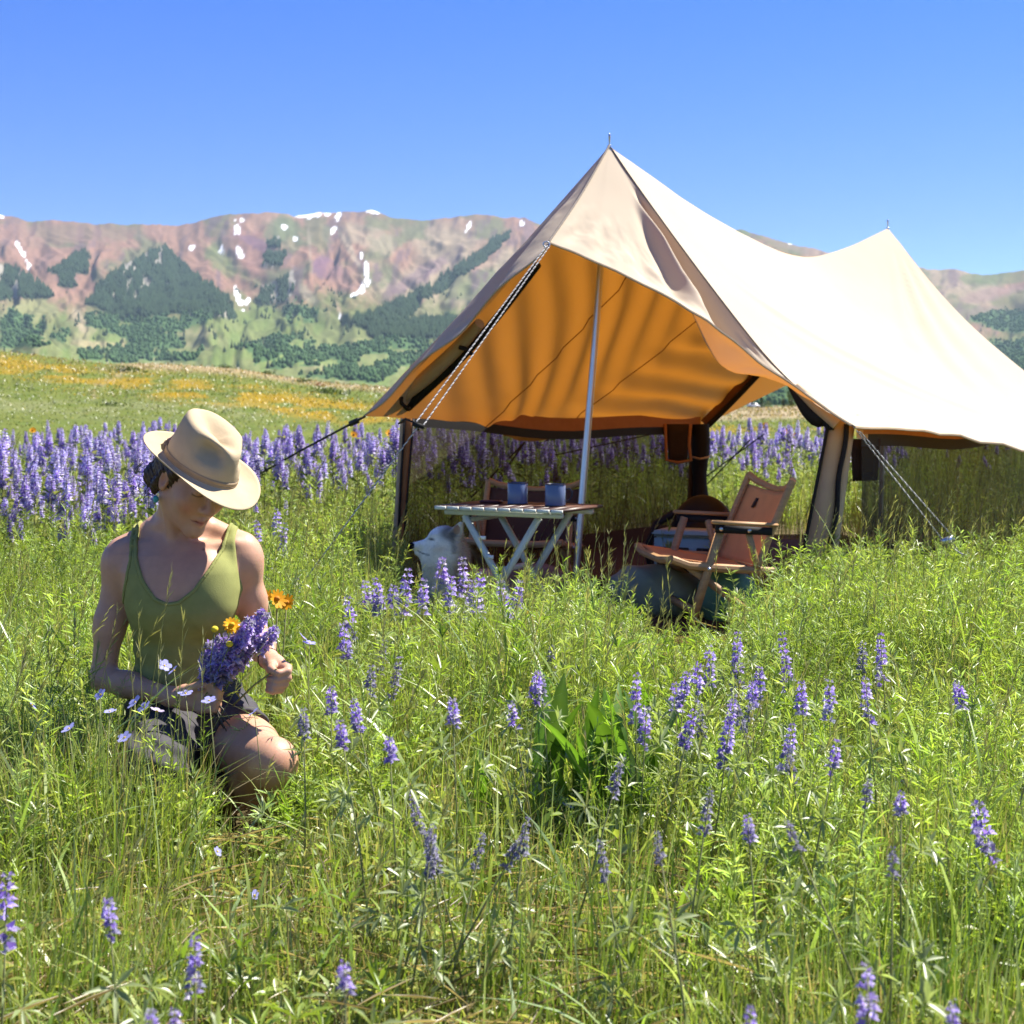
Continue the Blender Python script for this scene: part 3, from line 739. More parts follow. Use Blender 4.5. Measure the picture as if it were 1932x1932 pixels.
# ------------------------------------------------------------------ implicit bodies (signed distance grid -> one smooth skin)
class Sdf:
    def __init__(s, lo, hi, h):
        s.lo = np.array(lo, np.float32); s.h = h
        s.n = np.ceil((np.array(hi) - lo) / h).astype(int) + 1
        s.D = np.full(s.n, 1.0, np.float32)
        s.ax = [s.lo[i] + np.arange(s.n[i], dtype=np.float32) * h for i in range(3)]
    def region(s, lo, hi):
        a = np.clip(np.floor((np.array(lo) - s.lo) / s.h).astype(int), 0, s.n - 1); b = np.clip(np.ceil((np.array(hi) - s.lo) / s.h).astype(int) + 1, 1, s.n)
        sl = tuple(slice(int(a[i]), int(b[i])) for i in range(3))
        return sl, s.ax[0][sl[0]][:, None, None], s.ax[1][sl[1]][None, :, None], s.ax[2][sl[2]][None, None, :]
    def put(s, lo, hi, f, k, sub=False):
        m = k + 3 * s.h
        sl, X, Y, Z = s.region(np.array(lo) - m, np.array(hi) + m)
        if 0 in s.D[sl].shape: return
        d = f(X, Y, Z).astype(np.float32); o = s.D[sl]
        if sub:
            hh = np.maximum(k - np.abs(o + d), 0) / max(k, 1e-6); s.D[sl] = np.maximum(o, -d) + hh * hh * k * .25
        else:
            hh = np.maximum(k - np.abs(o - d), 0) / max(k, 1e-6); s.D[sl] = np.minimum(o, d) - hh * hh * k * .25
    def cap(s, a, b, ra, rb=None, k=.02, sub=False):
        a = np.array(a, float); b = np.array(b, float); rb = ra if rb is None else rb; r = max(ra, rb)
        ab = b - a; L2 = float(ab @ ab) + 1e-12
        def f(X, Y, Z):
            t = np.clip(((X - a[0]) * ab[0] + (Y - a[1]) * ab[1] + (Z - a[2]) * ab[2]) / L2, 0, 1)
            return np.sqrt((X - a[0] - t * ab[0]) ** 2 + (Y - a[1] - t * ab[1]) ** 2 + (Z - a[2] - t * ab[2]) ** 2) - (ra + (rb - ra) * t)
        s.put(np.minimum(a, b) - r, np.maximum(a, b) + r, f, k, sub)
    def ell(s, c, r, M=None, k=.02, sub=False):
        c = np.array(c, float); r = np.array(r, float); M = np.eye(3) if M is None else np.array(M, float); R_ = r.max()
        def f(X, Y, Z):
            q = [(X - c[0]) * M[0, j] + (Y - c[1]) * M[1, j] + (Z - c[2]) * M[2, j] for j in range(3)]
            k0 = np.sqrt(sum((q[j] / r[j]) ** 2 for j in range(3))); k1 = np.sqrt(sum((q[j] / r[j] ** 2) ** 2 for j in range(3))) + 1e-9
            return k0 * (k0 - 1) / k1
        s.put(c - R_, c + R_, f, k, sub)
    def sections(s, secs, k=.02, grow=0.0, power=2.0):
        """stack of elliptic sections: (z, cx, cy, a, b, yaw)"""
        A = np.array(sorted(secs), float)
        lo = [(A[:, 1] - A[:, 3].clip(A[:, 4])).min(), (A[:, 2] - A[:, 3].clip(A[:, 4])).min(), A[0, 0]]; hi = [(A[:, 1] + A[:, 3].clip(A[:, 4])).max(), (A[:, 2] + A[:, 3].clip(A[:, 4])).max(), A[-1, 0]]
        def f(X, Y, Z):
            z = Z.ravel()
            g = [np.interp(z, A[:, 0], A[:, j])[None, None, :] for j in range(1, 6)]
            # smooth the piecewise profile a little
            cs, sn = np.cos(g[4]), np.sin(g[4]); x = (X - g[0]) * cs + (Y - g[1]) * sn; y = -(X - g[0]) * sn + (Y - g[1]) * cs
            a, b = g[2] + grow, g[3] + grow
            k0 = np.sqrt((x / a) ** 2 + (y / b) ** 2); k1 = np.sqrt((x / a ** 2) ** 2 + (y / b ** 2) ** 2) + 1e-9
            d = k0 * (k0 - 1) / k1
            dz = np.maximum(A[0, 0] - Z, Z - A[-1, 0])
            return np.maximum(d, dz)
        s.put(lo, hi, f, k)
    def skin(s, D=None):
        D = s.D if D is None else D
        nx, ny, nz = D.shape
        sgn = D < 0
        cnt = np.zeros((nx - 1, ny - 1, nz - 1), np.int8)
        for i in (0, 1):
            for j in (0, 1):
                for k in (0, 1): cnt += sgn[i:nx - 1 + i, j:ny - 1 + j, k:nz - 1 + k]
        I, J, K = np.nonzero((cnt > 0) & (cnt < 8)); N = len(I)
        P = np.zeros((N, 3)); W = np.zeros(N)
        c = [(0, 0, 0), (1, 0, 0), (0, 1, 0), (1, 1, 0), (0, 0, 1), (1, 0, 1), (0, 1, 1), (1, 1, 1)]
        val = [D[I + a, J + b, K + e] for a, b, e in c]
        for p, q in [(0, 1), (2, 3), (4, 5), (6, 7), (0, 2), (1, 3), (4, 6), (5, 7), (0, 4), (1, 5), (2, 6), (3, 7)]:
            m = (val[p] < 0) != (val[q] < 0); t = val[p][m] / (val[p][m] - val[q][m])
            P[m] += np.array(c[p]) + t[:, None] * (np.array(c[q]) - np.array(c[p])); W[m] += 1
        P = P / W[:, None] + np.stack([I, J, K], -1)
        V = s.lo + P * s.h
        ids = np.full(cnt.shape, -1, np.int32); ids[I, J, K] = np.arange(N)
        Q = []
        for axis in range(3):
            a = [slice(1, -1)] * 3; b = [slice(1, -1)] * 3; a[axis] = slice(0, -1); b[axis] = slice(1, None)
            s0, s1 = sgn[tuple(a)], sgn[tuple(b)]
            e = np.argwhere(s0 != s1); 
            if not len(e): continue
            flip = s0[tuple(e.T)]
            base = e.copy(); o = [1, 1, 1]; o[axis] = 0; base = e + np.array(o)
            u, v = (axis + 1) % 3, (axis + 2) % 3
            def cell(du, dv):
                q = base.copy(); q[:, u] += du; q[:, v] += dv; return ids[q[:, 0], q[:, 1], q[:, 2]]
            f = np.stack([cell(-1, -1), cell(0, -1), cell(0, 0), cell(-1, 0)], -1)
            f[~flip] = f[~flip][:, ::-1]; Q.append(f[(f >= 0).all(1)])
        Q = np.concatenate(Q)
        # light smoothing of the skin
        return V, Q
def relax(V, Q, it=2, lam=.5):
    E = np.concatenate([Q[:, [0, 1]], Q[:, [1, 2]], Q[:, [2, 3]], Q[:, [3, 0]]]); n = len(V)
    deg = np.bincount(E[:, 0], minlength=n) + np.bincount(E[:, 1], minlength=n)
    for i in range(it * 2):
        A = np.stack([np.bincount(E[:, 0], V[E[:, 1], j], n) + np.bincount(E[:, 1], V[E[:, 0], j], n) for j in range(3)], -1) / np.maximum(deg, 1)[:, None]
        V = V + (A - V) * (lam if i % 2 == 0 else -lam * 1.04)
    return V

# ------------------------------------------------------------------ the kneeling woman
yaw_h, pit_h, rol_h = R(43), R(30), R(4)
Fh = np.array([math.sin(yaw_h) * math.cos(pit_h), -math.cos(yaw_h) * math.cos(pit_h), -math.sin(pit_h)])
Rh = np.array([math.cos(yaw_h), math.sin(yaw_h), 0.0])
Uh = np.cross(Rh, -Fh) * -1; Uh = np.cross(Rh, Fh)
if Uh[2] < 0: Uh = -Uh
_c, _s = math.cos(rol_h), math.sin(rol_h)
Rh, Uh = Rh * _c - Uh * _s, Uh * _c + Rh * _s
HC = at(363, 906, 3.45)
def hd(r, f, u): return HC + Rh * r + Fh * f + Uh * u
HM = np.stack([Rh, Fh, Uh], 1)

def build_person():
    root = thing('person', 'kneeling woman in olive tank top and felt hat holding wildflowers, head bowed', 'person', (-0.78, 3.5, 0.0))
    hcell = 0.0036
    lo, hi = np.array([-1.12, 2.98, -0.02]), np.array([-0.44, 3.74, 1.0])
    S = Sdf(lo, hi, hcell)
    sec = lambda py, px, w, b, d, yaw=R(17): (at(px, py, d)[2], at(px, py, d)[0], d, w, b, yaw)
    torso = [sec(1000, 338, .052, .05, 3.535), sec(1022, 342, .10, .062, 3.53), sec(1042, 346, .138, .076, 3.52), sec(1075, 347, .148, .090, 3.51), sec(1110, 346, .143, .098, 3.51), sec(1145, 345, .133, .100, 3.51), sec(1185, 342, .115, .088, 3.52),
             sec(1230, 339, .104, .080, 3.53), sec(1280, 347, .120, .090, 3.54), sec(1330, 357, .146, .108, 3.56), sec(1385, 364, .156, .122, 3.58), sec(1430, 365, .135, .115, 3.58), sec(1455, 365, .10, .09, 3.58)]
    def torso_into(S, grow=0.0):
        S.sections(torso, .02, grow)
        g = grow
        # shoulders and trapezius
        S.cap(at(322, 985, 3.55), at(240, 1040, 3.53), .040 + g, .036 + g, .045)
        S.cap(at(352, 985, 3.55), at(455, 1030, 3.54), .040 + g, .034 + g, .045)
        # collar bones, shoulder caps
        S.cap(at(325, 1035, 3.457), at(245, 1032, 3.487), .007 + g, .009 + g, .025); S.cap(at(345, 1033, 3.457), at(440, 1026, 3.502), .007 + g, .009 + g, .025)
        S.ell(at(229, 1064, 3.52), (.043 + g, .048 + g, .052 + g), k=.045); S.ell(at(461, 1060, 3.54), (.040 + g, .046 + g, .050 + g), k=.045)
        # bust
        S.ell(at(300, 1148, 3.440), (.052 + g, .050 + g, .055 + g), k=.05); S.ell(at(392, 1146, 3.445), (.052 + g, .050 + g, .055 + g), k=.05)
        S.ell(at(310, 1100, 3.455), (.06 + g, .04 + g, .06 + g), k=.06); S.ell(at(385, 1098, 3.455), (.06 + g, .04 + g, .06 + g), k=.06)
    torso_into(S)
    # arms
    rs, re, rw = at(227, 1066, 3.52), at(194, 1279, 3.50), at(322, 1314, 3.37)
    S.cap(rs, rs * .45 + re * .55 + [-.003, 0, 0], .038, .034, .03); S.cap(rs * .5 + re * .5 + [-.003, 0, 0], re, .035, .030, .03)
    S.cap(re, re * .65 + rw * .35, .030, .030, .02); S.cap(re * .65 + rw * .35, rw, .030, .020, .02)
    ls, le, lw = at(464, 1058, 3.54), at(482, 1205, 3.58), at(507, 1243, 3.335)
    S.cap(ls, ls * .45 + le * .55 + [.003, 0, 0], .036, .032, .03); S.cap(ls * .5 + le * .5 + [.003, 0, 0], le, .033, .030, .03)
    S.cap(le, le * .6 + lw * .4, .034, .034, .02); S.cap(le * .6 + lw * .4, lw, .034, .0215, .02)
    # legs
    for hip, knee, ank, toe in [((414, 1380, 3.56), (513, 1440, 3.14), (432, 1512, 3.45), (415, 1530, 3.62)), ((318, 1384, 3.56), (286, 1456, 3.14), (330, 1512, 3.48), (345, 1530, 3.64))]:
        h_, k_, a_, t_ = at(*hip), at(*knee), at(*ank), at(*toe)
        S.cap(h_, h_ * .4 + k_ * .6, .086, .064, .05); S.cap(h_ * .45 + k_ * .55, k_, .066, .050, .04)
        S.ell(k_ + [.006, -.018, .006], (.040, .038, .042), k=.03)
        m_ = k_ * .62 + a_ * .38 + [0, .0, -.004]
        S.cap(k_, m_, .050, .048, .03); S.cap(m_, a_, .048, .032, .03); S.cap(a_, t_, .032, .024, .02)
    # neck
    S.cap(hd(0, -.030, -.055), at(338, 1012, 3.53), .050, .056, .035)
    for sx in (-1, 1):    # neck cords
        S.cap(hd(sx * .05, -.012, -.055), at(336 + sx * 9, 1030, 3.468), .011, .009, .02)
    # head
    S.ell(hd(0, -.018, .035), (.073, .094, .082), HM, .02)
    S.ell(hd(0, .030, -.030), (.059, .062, .080), HM, .03)
    S.cap(hd(-.047, .000, -.050), hd(-.008, .070, -.094), .015, .013, .03); S.cap(hd(.047, .0, -.050), hd(.008, .070, -.094), .015, .013, .03)
    S.ell(hd(0, .078, -.095), (.016, .015, .015), HM, .02)
    for sx in (-1, 1):
        S.ell(hd(sx * .040, .058, -.020), (.024, .026, .024), HM, .03)
        S.ell(hd(sx * .031, .092, .016), (.016, .010, .011), HM, .012, sub=True)
        S.ell(hd(sx * .031, .077, .014), (.0135, .0135, .0125), HM, .005)
        S.cap(hd(sx * .012, .090, .034), hd(sx * .046, .074, .034), .0065, .005, .014)
        S.ell(hd(sx * .0105, .096, -.029), (.0085, .010, .0075), HM, .007)
        S.ell(hd(sx * .073, -.008, -.006), (.008, .018, .029), HM, .006)
        S.ell(hd(sx * .078, -.004, -.002), (.006, .009, .015), HM, .005, sub=True)
    S.cap(hd(0, .088, .026), hd(0, .110, -.020), .0085, .0105, .012); S.ell(hd(0, .108, -.024), (.0115, .011, .010), HM, .008)
    for a_, b_ in ((-1, 0), (0, 1)):
        S.cap(hd(.019 * a_, .083 + .010 * (a_ == 0), -.0575), hd(.019 * b_, .083 + .010 * (b_ == 0), -.0575), .0055 if 0 else .0052, .0052, .006)
        S.cap(hd(.017 * a_, .082 + .009 * (a_ == 0), -.0685), hd(.017 * b_, .082 + .009 * (b_ == 0), -.0685), .0062, .0062, .006)
    S.cap(hd(-.024, .088, -.0625), hd(.024, .088, -.0625), .0022, .0022, .002, sub=True)
    # her right hand closed round the stems
    pw = rw; pk = at(378, 1318, 3.325)
    S.cap(pw, pw * .5 + pk * .5, .023, .027, .015); S.cap(pw * .5 + pk * .5 + [0, 0, .012], pk + [0, 0, .010], .019, .018, .012); S.cap(pw * .5 + pk * .5 - [0, 0, .012], pk - [0, 0, .014], .019, .016, .012)
    for i, (y0, l) in enumerate([(1300, 1.0), (1312, 1.08), (1324, 1.0), (1335, .82)]):
        k0 = at(382 - 2 * i, y0 + 4, 3.315); p1 = at(405 + 4 * l - 2 * i, y0 + 3, 3.285); p2 = at(414 + 2 * l - 2 * i, y0 + 6, 3.308); p3 = at(406 - 2 * i, y0 + 9, 3.332)
        S.cap(k0, p1, .0098, .0088, .006); S.cap(p1, p2, .0086, .0078, .004); S.cap(p2, p3, .0078, .0068, .004)
    th = [at(352, 1304, 3.33), at(380, 1292, 3.30), at(402, 1290, 3.293), at(414, 1296, 3.302)]
    for a_, b_, r0, r1 in zip(th[:-1], th[1:], (.014, .0105, .0092), (.0105, .0092, .0075)): S.cap(a_, b_, r0, r1, .008)
    # her left hand, curled, pinching a stem
    lp = at(528, 1262, 3.275)
    S.cap(lw, lp * .6 + lw * .4, .021, .022, .014); S.cap(lw * .5 + lp * .5, at(540, 1262, 3.268), .019, .015, .012); S.cap(lw * .5 + lp * .5, at(526, 1290, 3.275), .019, .014, .012)
    for i, (kx, ky, tx, ty, l) in enumerate([(541, 1259, 513, 1268, 1), (541, 1272, 507, 1281, 1.05), (535, 1284, 506, 1292, 1), (527, 1294, 505, 1302, .85)]):
        k0 = at(kx, ky, 3.270); p1 = at(kx + 2, ky + 7, 3.238); p2 = at(kx * .45 + tx * .55, ty + 2, 3.225); p3 = at(tx, ty, 3.245)
        S.cap(k0, p1, .0100, .0092, .005); S.cap(p1, p2, .0090, .0082, .0035); S.cap(p2, p3, .0080, .0068, .0035)
    tt = [at(510, 1248, 3.30), at(513, 1257, 3.262), at(512, 1262, 3.242), at(517, 1266, 3.232)]
    for a_, b_, r0, r1 in zip(tt[:-1], tt[1:], (.013, .0105, .009), (.0105, .009, .007)): S.cap(a_, b_, r0, r1, .006)
    V, Q = S.skin(); V = relax(V, Q, 2)
    # skin colour: warmer on cheeks, lips, knuckles, knees
    C = np.zeros((len(V), 3)); C[:] = (0.50, 0.28, 0.18)
    loc = (V - HC) @ HM
    def dab(mask_d, r, col, k):
        nonlocal C
        w = np.clip(1 - mask_d / r, 0, 1); w = w * w * (3 - 2 * w) * k; C = C * (1 - w[:, None]) + np.array(col) * w[:, None]
    for sx in (-1, 1):
        dab(np.linalg.norm((loc - [sx * .043, .075, -.028]), axis=1), .034, (0.48, 0.16, 0.11), .6)
        # closed eye: lash line and brow
        e = loc - [sx * .031, .09, .008]; arc = np.abs(e[:, 2] + .06 * 0 - 6 * e[:, 0] ** 2 + .001)
        w = (np.abs(e[:, 0]) < .015) & (np.abs(e[:, 1]) < .03); dab(np.where(w, arc, 1), .0042, (0.05, 0.025, 0.018), .95)
        b = loc - [sx * .031, .085, .031]; w = (np.abs(b[:, 0]) < .021) & (np.abs(b[:, 1]) < .03); dab(np.where(w, np.abs(b[:, 2] - .004 + 9 * b[:, 0] ** 2), 1), .0055, (0.13, 0.065, 0.035), .85)
        dab(np.linalg.norm(loc - [sx * .075, -.008, -.006], axis=1), .03, (0.46, 0.19, 0.12), .5)
    dab(np.linalg.norm((loc - [0, .115, -.022]), axis=1), .02, (0.48, 0.17, 0.12), .5)
    lp_ = loc - [0, .088, -.063]; dab(np.where(lp_[:, 1] > -.03, np.hypot(lp_[:, 0] / 2.3, lp_[:, 2] * 1.0), 1), .0125, (0.42, 0.10, 0.085), .85)
    dab(np.where(np.abs(lp_[:, 0]) < .026, np.abs(lp_[:, 2] - .0005) + np.maximum(0, .01 - lp_[:, 1] - .02), 1), .0028, (0.16, 0.04, 0.035), .8)
    for i in range(4): dab(np.linalg.norm(V - at(505 + i, 1270 + 11 * i, 3.24), axis=1), .022, (0.52, 0.20, 0.13), .5)
    dab(np.linalg.norm(V - at(534, 1436, 3.08), axis=1), .06, (0.52, 0.24, 0.16), .5)
    dab(np.linalg.norm(V - at(384, 1037, 3.455), axis=1), .0065, (0.05, 0.02, 0.015), .95)
    dab(np.linalg.norm(V - at(396, 1024, 3.46), axis=1), .004, (0.12, 0.05, 0.03), .9)
    dab(np.linalg.norm(V - at(350, 1060, 3.44), axis=1), .09, (0.50, 0.22, 0.15), .45)
    C *= (0.93 + 0.14 * fbm(V[:, 0] * 40, V[:, 2] * 40 + V[:, 1] * 17, 3))[:, None]
    sk = mat('skin', None, rough=0.48, var=0.05, scale=60, spec=0.35, attr=True, bump=0.06, bscale=260)
    pn = sk.node_tree.nodes['Principled BSDF']; pn.inputs['Subsurface Weight'].default_value = 0.12; pn.inputs['Subsurface Radius'].default_value = (.012, .004, .002); pn.inputs['Subsurface Scale'].default_value = .5
    mesh_np('body', V, quads=Q, mat=sk, parent=root, col=C, smooth=True)

    # ---- tank top: the torso grown by a few millimetres, cut by neckline, armholes and hem
    T = Sdf(at(205, 1310, 3.5) - [0, .22, 0], at(490, 985, 3.5) + [0, .2, 0], .0036)
    torso_into(T, .0055)
    def frontal(P, D_):     # picture direction of a point, at the shirt's own depth
        return 966 + P[0] / P[1] * F, 780 - (P[2] - H) / P[1] * F
    def cut(Sd, poly, soft=.002):
        X, Y, Z = np.meshgrid(*Sd.ax, indexing='ij', sparse=True)
        # pattern drawn in metres on the frontal plane y = 3.46
        gx = (Sd.ax[0][:, None] + 0 * Sd.ax[2][None]); gz = (Sd.ax[2][None] + 0 * Sd.ax[0][:, None])
        pl = np.array([at(p[0], p[1], 3.46)[[0, 2]] for p in poly]); n = len(pl)
        best = np.full(gx.shape, 9.0)
        for i in range(n):
            a, b = pl[i], pl[(i + 1) % n]; ab = b - a; t = np.clip(((gx - a[0]) * ab[0] + (gz - a[1]) * ab[1]) / (ab @ ab + 1e-12), 0, 1)
            best = np.minimum(best, np.hypot(gx - a[0] - t * ab[0], gz - a[1] - t * ab[1]))
        ins = in_poly(gx, gz, [tuple(p) for p in pl]); sd = np.where(ins, -best, best)
        k = .006; d = sd[:, None, :].astype(np.float32); o = Sd.D
        hh = np.maximum(k - np.abs(o - d), 0) / k
        Sd.D = np.maximum(o, d) + hh * hh * k * .25
    top = [(238, 990), (247, 990), (252, 1020), (262, 1052), (282, 1092), (306, 1122), (328, 1133), (350, 1130), (378, 1108), (404, 1070), (419, 1035), (424, 990), (436, 990), (438, 1020), (444, 1060), (450, 1100), (456, 1130), (490, 1160), (490, 1299), (420, 1298), (340, 1294), (205, 1286), (205, 1180), (222, 1150), (236, 1128), (246, 1090), (250, 1055), (244, 1020)]
    # folds across the waist and under the bust
    X, Y, Z = np.meshgrid(*T.ax, indexing='ij', sparse=True)
    T.D = T.D + (0.0030 * np.sin((Z * 95) + 8 * X) * np.exp(-((Z - at(0, 1240, 3.5)[2]) / .05) ** 2) + .0028 * np.sin(Z * 160 - X * 45) * np.exp(-((X + .60) / .05) ** 2 - ((Z - .47) / .07) ** 2)).astype(np.float32)
    cut(T, top)
    V, Q = T.skin(); V = relax(V, Q, 2)
    cloth = mat('olive_jersey', (0.25, 0.258, 0.085), .85, var=.10, scale=35, bump=.12, bscale=420, spec=.15)
    mesh_np('tank_top', V, quads=Q, mat=cloth, parent=root, smooth=True)
    # sewn binding along the neckline and armholes
    Tn = Sdf(at(205, 1310, 3.5) - [0, .22, 0], at(490, 985, 3.5) + [0, .2, 0], .0036); torso_into(Tn, .0078)
    gx = (Tn.ax[0][:, None] + 0 * Tn.ax[2][None]); gz = (Tn.ax[2][None] + 0 * Tn.ax[0][:, None]); best = np.full(gx.shape, 9.0)
    for path in (top[1:12], top[23:] + top[:1]):
        pl = [at(p[0], p[1], 3.46)[[0, 2]] for p in path]
        for a, b in zip(pl[:-1], pl[1:]):
            ab = b - a; tt_ = np.clip(((gx - a[0]) * ab[0] + (gz - a[1]) * ab[1]) / (ab @ ab + 1e-12), 0, 1); best = np.minimum(best, np.hypot(gx - a[0] - tt_ * ab[0], gz - a[1] - tt_ * ab[1]))
    Tn.D = np.maximum(Tn.D, (best - .0042)[:, None, :].astype(np.float32))
    V, Q = Tn.skin(); V = relax(V, Q, 1); mesh_np('neck_binding', V, quads=Q, mat=cloth, parent=root, smooth=True)
    # strip of the lilac strap beside the shirt strap
    Tb = Sdf(at(225, 1140, 3.5) - [0, .2, 0], at(275, 985, 3.5) + [0, .16, 0], .0036); torso_into(Tb, .0035)
    cut(Tb, [(234, 990), (240, 990), (247, 1022), (252, 1055), (247, 1095), (238, 1125), (233, 1125), (243, 1090), (246, 1055), (240, 1022)])
    V, Q = Tb.skin()
    if len(V): mesh_np('bra_strap', V, quads=Q, mat=mat('lilac_elastic', (.36, .30, .48), .6), parent=root, smooth=True)

    # ---- shorts
    W = Sdf([-1.02, 2.98, 0.0], [-.48, 3.76, .40], .0045)
    W.sections([t for t in torso if t[0] < .34], .02, .010)
    for hip, knee, f in [((414, 1380, 3.56), (513, 1440, 3.14), .42), ((318, 1384, 3.56), (286, 1456, 3.14), .98)]:
        h_, k_ = at(*hip), at(*knee); e_ = h_ * (1 - f) + k_ * f
        W.cap(h_, e_, .100,   .086 if f < .5 else .080, .04)
        n = (k_ - h_) / np.linalg.norm(k_ - h_)
        X, Y, Z = np.meshgrid(*W.ax, indexing='ij', sparse=True)
        pl = (X - e_[0]) * n[0] + (Y - e_[1]) * n[1] + (Z - e_[2]) * n[2] - (.02 if f < .5 else .075)
        near = np.hypot(X - e_[0], np.hypot(Y - e_[1], Z - e_[2])) < .16
        W.D = np.where(near, np.maximum(W.D, pl), W.D).astype(np.float32)
    X, Y, Z = np.meshgrid(*W.ax, indexing='ij', sparse=True)
    W.D = W.D + (.004 * np.sin(Z * 130 + X * 60 + Y * 30)).astype(np.float32)
    W.D = np.maximum(W.D, (Z - at(0, 1293, 3.5)[2])).astype(np.float32)
    V, Q = W.skin(); V = relax(V, Q, 2)
    mesh_np('shorts', V, quads=Q, mat=mat('charcoal_cotton', (0.050, 0.046, 0.052), .85, var=.15, scale=40, bump=.1, bscale=400), parent=root, smooth=True)

    # ---- hair under the hat with a low bun
    Hs = Sdf(HC - .2, HC + .2, .0045)
    Hs.ell(hd(0, -.032, .020), (.081, .092, .078), HM, .02); Hs.ell(hd(0, .02, .075), (.07, .07, .04), HM, .02)
    for sx in (-1, 1): Hs.cap(hd(sx * .070, .020, .030), hd(sx * .074, -.028, -.030), .011, .016, .02)
    Hs.ell(hd(-.02, -.105, -.050), (.042, .036, .040), HM, .02); Hs.cap(hd(-.035, -.08, -.02), hd(-.045, -.07, -.075), .022, .010, .02)
    Hs.ell(hd(0, .105, -.01), (.060, .055, .075), HM, .01, sub=True)
    for sx in (-1, 1): Hs.ell(hd(sx * .086, .0, -.012), (.020, .020, .034), HM, .006, sub=True)
    X, Y, Z = np.meshgrid(*Hs.ax, indexing='ij', sparse=True)
    Hs.D = Hs.D + (.0022 * np.sin(X * 500 + Z * 260) + .0015 * np.sin(Y * 620 + Z * 140)).astype(np.float32)
    V, Q = Hs.skin(); mesh_np('hair', V, quads=Q, mat=mat('brown_hair', (0.045, 0.024, 0.013), .45, var=.4, scale=90, spec=.4, stretch=(3, 3, .5)), parent=root, smooth=True)
    # stray strands
    g = Geo(); r2 = random.Random(4)
    for i in range(26):
        a = hd(-.05 + r2.uniform(-.03, .03), -.10 + r2.uniform(-.02, .03), -.045 + r2.uniform(-.05, .05)); d = np.array([r2.uniform(-1, .2), r2.uniform(-.6, .3), r2.uniform(-.8, .5)]); d /= np.linalg.norm(d)
        g.tube([a, a + d * .025, a + d * .045 + [0, 0, -.01]], [.0009, .0007, .0003], 3)
    o = g.build('loose_strands', bpy.data.materials['brown_hair'], root); o['kind'] = 'stuff'
    # earring and bracelet
    e0 = hd(-.080, -.002, -.052)
    g = Geo(); g.ell(e0 + Uh * -.006, (.0075, .0075, .009), None, 10, 8); ear = g.build('earring', mat('turquoise', (.06, .33, .34), .35, var=.3, scale=200), root, smooth=True)
    g = Geo(); g.tube([hd(-.080, -.002, -.036), e0 + Uh * .002], .0012, 5); g.build('ear_hook', M_steel, ear)
    n = (lp - lw) / np.linalg.norm(lp - lw); u = np.cross(n, [0, 0, 1]); u /= np.linalg.norm(u); w = np.cross(n, u); c = lw + n * -.004
    g = Geo(); g.tube([c + (u * math.cos(a) + w * math.sin(a)) * .0245 for a in np.linspace(0, 2 * math.pi, 24, endpoint=False)], .0022, 5, closed=True); g.build('bracelet', M_black, root)

    # ---- felt hat
    HB = hd(0.0, .012, .037)             # middle of the brim
    rh = R(8)                            # worn a little further round than the face
    f2 = Fh * math.cos(rh) + Rh * math.sin(rh); r2_ = np.cross(f2, Uh); 
    if r2_ @ Rh < 0: r2_ = -r2_
    tl = R(-2); u2 = Uh * math.cos(tl) + f2 * math.sin(tl); f2 = f2 * math.cos(tl) - Uh * math.sin(tl)
    tr = R(7); u3 = u2 * math.cos(tr) + r2_ * math.sin(tr); r2_ = r2_ * math.cos(tr) - u2 * math.sin(tr); u2 = u3
    hp = lambda r, f, u: HB + r2_ * r + f2 * f + u2 * u
    na = 96
    prof = [(0.0, 1.0), (.012, 1.0), (.03, .985), (.055, .965), (.08, .94), (.10, .915), (.112, .885), (.119, .83), (.122, .72), (.121, .5), (.120, .34), (.119, .18), (.119, .0)]
    V, Qd = [], []
    for i, (z, sc) in enumerate(prof):
        for k in range(na):
            a = 2 * math.pi * k / na
            rr_, ff = .0845 * sc * math.sin(a), .1030 * sc * math.cos(a)
            zz = z
            # teardrop crown: lower towards the front, creased along the middle, pinched both sides of the front
            up = sstep(.03, .118, z)
            zz = z - float(up) * (.018 * (ff / .1 + .4)) 
            if z > .1: zz -= .026 * math.exp(-(rr_ / .024) ** 2) * math.exp(-((ff - .005) / .062) ** 2)
            for sx in (-1, 1):
                da = math.atan2(math.sin(a - sx * R(46)), math.cos(a - sx * R(46)))
                p = math.exp(-(abs(da) / .42) ** 3) * math.exp(-(abs(z - .090) / .026) ** 3) * (1 if sc > .5 else sc / .5)
                rr_ -= .036 * p * math.sin(a); ff -= .030 * p * math.cos(a)
            V.append(hp(rr_, ff, zz))
    for i in range(len(prof) - 1):
        for k in range(na):
            k2 = (k + 1) % na; Qd.append((i * na + k, i * na + k2, (i + 1) * na + k2, (i + 1) * na + k))
    felt = mat('felt', (0.45, 0.355, 0.23), .9, var=.07, scale=25, bump=.25, bscale=420, spec=.1)
    hat = mesh_np('hat', V, quads=np.array(Qd), mat=felt, parent=root, smooth=True)
    V, Qd = [], []
    rings = np.linspace(0, 1, 12)
    for side in (0, 1):
        for t in rings:
            for k in range(na):
                a = 2 * math.pi * k / na; s_, c_ = math.sin(a), math.cos(a)
                rr_ = (.0845 + (.062) * t) * s_; ff = (.1030 + (.066 if c_ > 0 else .058) * t) * c_
                z = .003 * (1 - t) ** 4 * 3 + (.026 * abs(s_) ** 2.2 - .012 * max(c_, 0) ** 2 + .020 * max(-c_, 0) ** 2) * t ** 1.6
                V.append(hp(rr_, ff, z - side * .0032 * (1 - .3 * t)))
    nr = len(rings)
